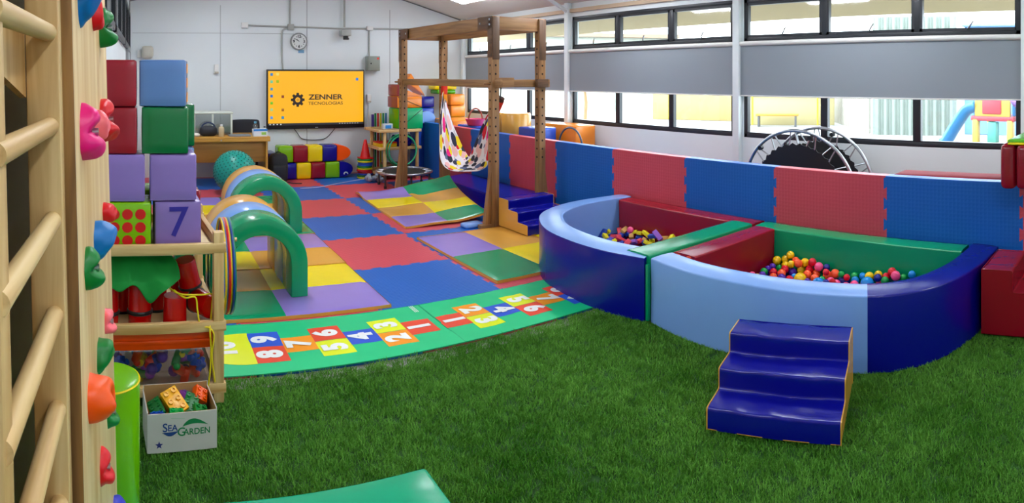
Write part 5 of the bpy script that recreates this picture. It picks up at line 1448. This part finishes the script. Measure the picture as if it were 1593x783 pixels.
wedge_block('foam_wedge', 'orange foam wedge lying on the upper layer, sloping to the right', (4.15, 9.50, ZS + .525), (.30, .40, .11), BRICK, tri=True)
wedge_block('foam_wedge', 'orange foam wedge tilted on top of the far stack', (4.21, 9.52, ZS + .64), (.42, .34, .16), BRICK, tri=True, rot=(0, .60, 0), side=None)
# sticks in the shelf
for i, (c, nm) in enumerate((('#3d2a86', 'purple'), ('#2a8a4a', 'green'), ('#cf3a2c', 'red'), ('#d8c83a', 'yellow'), ('#2c9a5a', 'light green'), ('#2a6f9c', 'blue'))):
    k = B(); k.cyl((0, 0, 0), (0, 0, 1.02 if i else 1.0), .017 if i else .024, n=12); tag(k.obj('stick', mat('stick_' + nm.replace(' ', '_'), c, .4), loc=(3.70 + .048 * i, 9.98, .0), rot=(.0, 0, 0)), '%s plastic stick standing upright at the left of the far shelf' % nm, 'stick', 'sticks by the far shelf')
t = thing('carton', 'small white and blue carton on the far shelf top', 'carton', (3.74, 9.42, .80 - .004)); k = B(); k.box((0, 0, .045), (.16, .1, .085), .004); k.obj('body', mat('carton_grey', '#c6ced6', .6), t); k = B(); k.box((0, -.052, .04), (.1, .004, .05)); k.obj('label', mat('tissue_blue', '#3f84cc', .6), t)
k = thing('foam_roll', 'navy foam roll lying on the middle of the far shelf', 'foam roll', (4.04, 9.55, .492)); q = B(); q.cyl((-.14, 0, .10), (.14, 0, .10), .10, n=24); q.obj('cover', NAVY, k); q = B(); q.cyl((-.142, 0, .10), (-.146, 0, .10), .07, n=20); q.obj('end_cap', BLUE, k)
k = thing('game_box', 'yellow flat box stacked on the middle of the far shelf', 'box', (3.75, 9.55, .492)); q = B(); q.box((0, 0, .04), (.3, .3, .07), .004); q.obj('body', mat('box_yellow', '#e0c02a', .5), k); q = B(); q.box((0, 0, .085), (.305, .305, .02), .004); q.obj('lid', mat('box_red', '#c23a2a', .5), k)
k = thing('game_box', 'green flat box on the lowest board of the far shelf', 'box', (3.90, 9.55, .092)); q = B(); q.box((0, 0, .06), (.34, .32, .12), .004); q.obj('body', mat('box_green', '#3a7a4a', .5), k); q = B(); q.box((0, 0, .125), (.345, .325, .02), .004); q.obj('lid', mat('box_brown', '#6b4a3a', .5), k)
k = B()
for q in range(14): k.ball((rg.uniform(-.12, .12), rg.uniform(-.1, .1), rg.uniform(.03, .1)), rg.uniform(.03, .05), u=10, v=7)
tag(k.obj('crumpled_plastic', mat('plastic_wrap', '#8d97a4', .3), loc=(3.42, 9.2, 0)), 'crumpled grey plastic bag on the floor beside the far shelf', 'plastic bag')
# two green hoops on the shelf front
for i, (xc, R, c, y) in enumerate(((3.91, .255, '#118552', 9.235), (3.925, .235, '#4fb58a', 9.212))):
    k = B(); k.tube([(R * math.cos(a * PI / 24), 0, R * math.sin(a * PI / 24)) for a in range(48)], .011, 8, True)
    tag(k.obj('hoop', mat('shelf_hoop_%d' % i, c, .35), smooth=80, loc=(xc, y, .47 + .0 * i)), ['dark green hoop leaning on the far shelf', 'pale green hoop leaning in front of the dark green one'][i], 'hoop', 'hoops at the far shelf')

# trampolines
def trampoline(label, loc, rot, R, legs=6, h=.22, group='mini trampolines'):
    t = thing('mini_trampoline', label, 'trampoline', loc, rot=rot, group=group)
    k = B(); k.tube([(R * math.cos(a * PI / 32), R * math.sin(a * PI / 32), h) for a in range(64)], .016, 8, True); k.obj('frame', STEEL, t, smooth=80)
    k = B(); r2 = R * .80; pts = []
    for a in range(72):
        rr = r2 * (1.0 if a % 2 else .955); pts.append((rr * math.cos(a * PI / 36), rr * math.sin(a * PI / 36)))
    k.prism(pts, h - .006, h - .001); k.obj('jump_mat', mat('tramp_mat', '#1c1d20', .6), t)
    for a in range(32):
        an = a * PI / 16 + .04; dv = .10 * (1 if a % 2 else -1)
        p0 = (r2 * .97 * math.cos(an), r2 * .97 * math.sin(an), h - .003); p1 = ((R - .01) * math.cos(an + dv * .6), (R - .01) * math.sin(an + dv * .6), h)
        k = B(); k.cyl(p0, p1, .0065, n=8); k.obj('spring', STEEL, t)
    for a in range(legs):
        an = a * 2 * PI / legs + .3; x, y = (R - .03) * math.cos(an), (R - .03) * math.sin(an)
        k = B(); k.cyl((x, y, .03), (x, y, h), .014, n=10); lg = k.obj('leg', DARKG, t); k = B(); k.cyl((x, y, 0), (x, y, .04), .021, n=12); k.obj('rubber_foot', BLACKP, lg)
    return t
trampoline('mini trampoline standing on its legs in front of the far shelf', (3.74, 8.74, 0), (0, 0, .1), .42)
# two stored on edge between the partition and the windows
trampoline('upright trampoline with silver springs behind the partition, nearer one', (4.96, 3.02, .575), (0, PI / 2 - .10, .06), .57, 6, .05)
trampoline('upright trampoline behind the partition, the one touching the window wall', (5.26, 2.96, .58), (0, PI / 2 - .04, -.04), .57, 6, .05)

# blue shapes, boxes behind the partition, far right corner
k = thing('foam_arch', 'light blue half round foam piece on top of the partition end', 'foam block', (4.50, 9.745, .0)); q = B()
q.prism([(-.16, .86), (.16, .86)] + [(.16 * math.cos(a), .93 + .13 * math.sin(a)) for a in [i * PI / 12 for i in range(13)]], -.2, .2, Matrix.Rotation(PI / 2, 4, 'X')); q.obj('cover', LBLUE, k); q = B(); q.soft((0, 0, .43), (.30, .34, .86), .02, .004, 3); q.obj('base', BLUE, k)
def blk_(name, label, c, size, m, cat='foam block', rz=0.0, topm=None):
    t = thing(name, label, cat, c, rz, 'foam shapes in the far right corner'); q = B(); q.soft((0, 0, size[2] / 2), size, .02, .005, 3); q.obj('cover', m, t)
    if topm: q = B(); q.soft((0, 0, size[2] + .012), (size[0] * .98, size[1] * .98, .03), .012, .002, 3); q.obj('top_pad', topm, t)
    return t
blk_('foam_block', 'navy foam block above the light blue half round piece', (4.72, 10.06, 1.10), (.24, .22, .19), NAVY)
blk_('foam_block', 'tall blue foam column against the far wall in the corner', (4.72, 10.08, 0), (.26, .2, 1.09), BLUE)
blk_('foam_block', 'tall green foam column supporting the orange blocks in the corner', (5.20, 9.92, 0), (.30, .4, .92), LIMS)
blk_('foam_block', 'orange foam block in the far corner, lower of two', (5.20, 9.92, .93), (.28, .36, .20), BRICK)
blk_('foam_block', 'orange foam block in the far corner, upper of two', (5.19, 9.92, 1.14), (.28, .36, .19), BRICK)
blk_('foam_block', 'lime flat foam block under the yellow one in the far corner', (5.04, 10.02, 1.335), (.36, .3, .07), LIMS)
blk_('foam_block', 'yellow flat foam block, topmost in the far corner', (5.03, 10.02, 1.41), (.42, .3, .075), YELLOW)
blk_('foam_block', 'orange flat foam pad behind the partition in the corner', (4.95, 9.25, 0), (.6, .7, .94), BRICK)
blk_('foam_block', 'blue flat foam pad behind the partition next to the pink basket', (4.95, 8.3, 0), (.6, .9, .895), BLUE)
bk = thing('basket', 'pink basket with a round handle behind the partition', 'basket', (4.76, 8.36, .902))
q = B(); q.lathe([(.12, 0), (.16, .12), (.152, .12), (.11, .01), (.001, .01)], 20, M=Matrix.Diagonal((1, 1, .8, 1))); q.obj('body', mat('basket_pink', '#d0587c', .6), bk)
q = B(); q.tube([(.12 * math.cos(a), 0, .08 + .17 * math.sin(a)) for a in [i * PI / 12 for i in range(13)]], .013, 8); q.obj('handle', mat('basket_handle', '#8c4a3c', .6), bk)
t = thing('foam_block', 'orange half round foam column behind the partition, below the window', 'foam block', (4.93, 7.50, 0), 0, 'foam shapes behind the partition')
q = B(); q.lathe([(.20, 0), (.215, .02), (.215, 1.10), (.20, 1.125), (.001, 1.13)], 36); q.obj('cover', TAN, t); q = B(); q.soft((-.13, .16, .56), (.16, .16, 1.12), .02, .004, 3); q.obj('flank', TAN, t)
t = thing('foam_block', 'blue foam box behind the partition beside the orange column', 'foam block', (4.86, 6.88, 0), 0, 'foam shapes behind the partition'); q = B(); q.soft((0, 0, .485), (.34, .40, .97), .02, .004, 3); q.obj('cover', BLUE, t)
t = thing('foam_block', 'orange low foam box behind the orange column', 'foam block', (5.30, 6.75, 0), 0, 'foam shapes behind the partition'); q = B(); q.soft((0, 0, .50), (.34, .7, 1.0), .02, .004, 3); q.obj('cover', BRICK, t)
q = B(); q.tube([(5.06, 6.42 + .24 * math.cos(a * PI / 20), .74 + .24 * math.sin(a * PI / 20)) for a in range(40)], .012, 8, True); tag(q.obj('hoop', mat('hoop_grey', '#4a5a6a', .4), smooth=80), 'dark hoop leaning behind the partition, right of the play frame', 'hoop')
# red pads at the right
t = thing('folded_mat', 'red folded mat stored behind the partition at the right', 'mat', (4.74, 1.22, 0)); q = B(); q.soft((0, 0, .44), (.26, 1.4, .872), .02, .012, 6); q.obj('cushion', mat('maroon_cloth', '#7c1d28', .85), t)
t = thing('folded_mat', 'maroon padded mat with lime top lying over the partition at the right edge', 'mat', (4.42, .72, .895)); q = B(); q.soft((0, .17, .15), (.62, .10, .30), .03, .006, 4); q.obj('panel', MAROON, t); q = B(); q.soft((0, -.08, .15), (.66, .38, .29), .03, .008, 4); q.obj('panel', MAROON, t)
q = B(); q.soft((.02, -.03, .315), (.58, .42, .022), .01, .002, 3); q.obj('top_pad', LIMS, t); q = B(); q.soft((.0, -.05, .302), (.62, .44, .012), .005, .001, 2); q.obj('top_trim', YELLOW, t)
# long navy mat lying along the partition
t = thing('floor_wedge', 'long navy vinyl mat lying on the floor along the partition', 'play mat', (4.20, 7.02, 0), .0)
q = B(); q.prism([(-.22, 0), (.225, 0), (.225, .25), (-.22, .20)], -1.0, 1.12, Matrix.Rotation(PI / 2, 4, 'X')); bmesh.ops.bevel(q.bm, geom=q.bm.edges[:], offset=.012, segments=2, affect='EDGES'); q.obj('cover', NAVY, t)
t = thing('foam_bolster', 'small light blue pad peeping out beside the play frame foot', 'foam pad', (3.38, 6.02, 0), .05); q = B(); q.soft((0, 0, .025), (.24, .16, .05), .03, .004, 3); q.obj('cover', LBLUE, t)

# left wall: high windows and a door near the far corner
n = 9
for (y0, y1, z0, z1) in ((3.0, 5.2, 2.02, 2.6), (5.3, 7.4, 2.02, 2.6), (7.5, 9.6, 2.02, 2.6)):
    r_ = struct(bpy.data.objects.new('window_%d' % n, None)); COL.objects.link(r_); r_.location = (XL + .012, y0, z0); n += 1
    k = B(); L_, hh = y1 - y0, z1 - z0
    for c, s_ in (((0, L_ / 2, .03), (.05, L_, .06)), ((0, L_ / 2, hh - .03), (.05, L_, .06)), ((0, .03, hh / 2), (.05, .06, hh)), ((0, L_ - .03, hh / 2), (.05, .06, hh)), ((0, L_ / 2, hh / 2), (.05, .06, hh))): k.box(c, s_)
    k.obj('frame', BLACKF, r_); k = B(); k.box((0, L_ / 2, hh / 2), (.012, L_ - .1, hh - .1)); k.obj('pane', mat('dark_pane', '#20262a', .08), r_)
dr = struct(bpy.data.objects.new('door_1', None)); COL.objects.link(dr); dr.location = (XL + .01, 8.6, 0)
k = B(); k.box((0, .45, 1.0), (.03, .9, 2.0), .003); k.obj('leaf', WHITE, dr)
k = B()
for c, s_ in (((.005, -.02, 1.0), (.05, .05, 2.04)), ((.005, .92, 1.0), (.05, .05, 2.04)), ((.005, .45, 2.03), (.05, .98, .05))): k.box(c, s_)
k.obj('frame', mat('alu_frame', '#8f9294', .4), dr)
k = B(); k.cyl((.015, .8, 1.05), (.06, .8, 1.05), .012, n=10); k.ball((.07, .8, 1.05), .028); k.obj('knob', mat('brass', '#b08a4a', .35, metal=.8), dr)
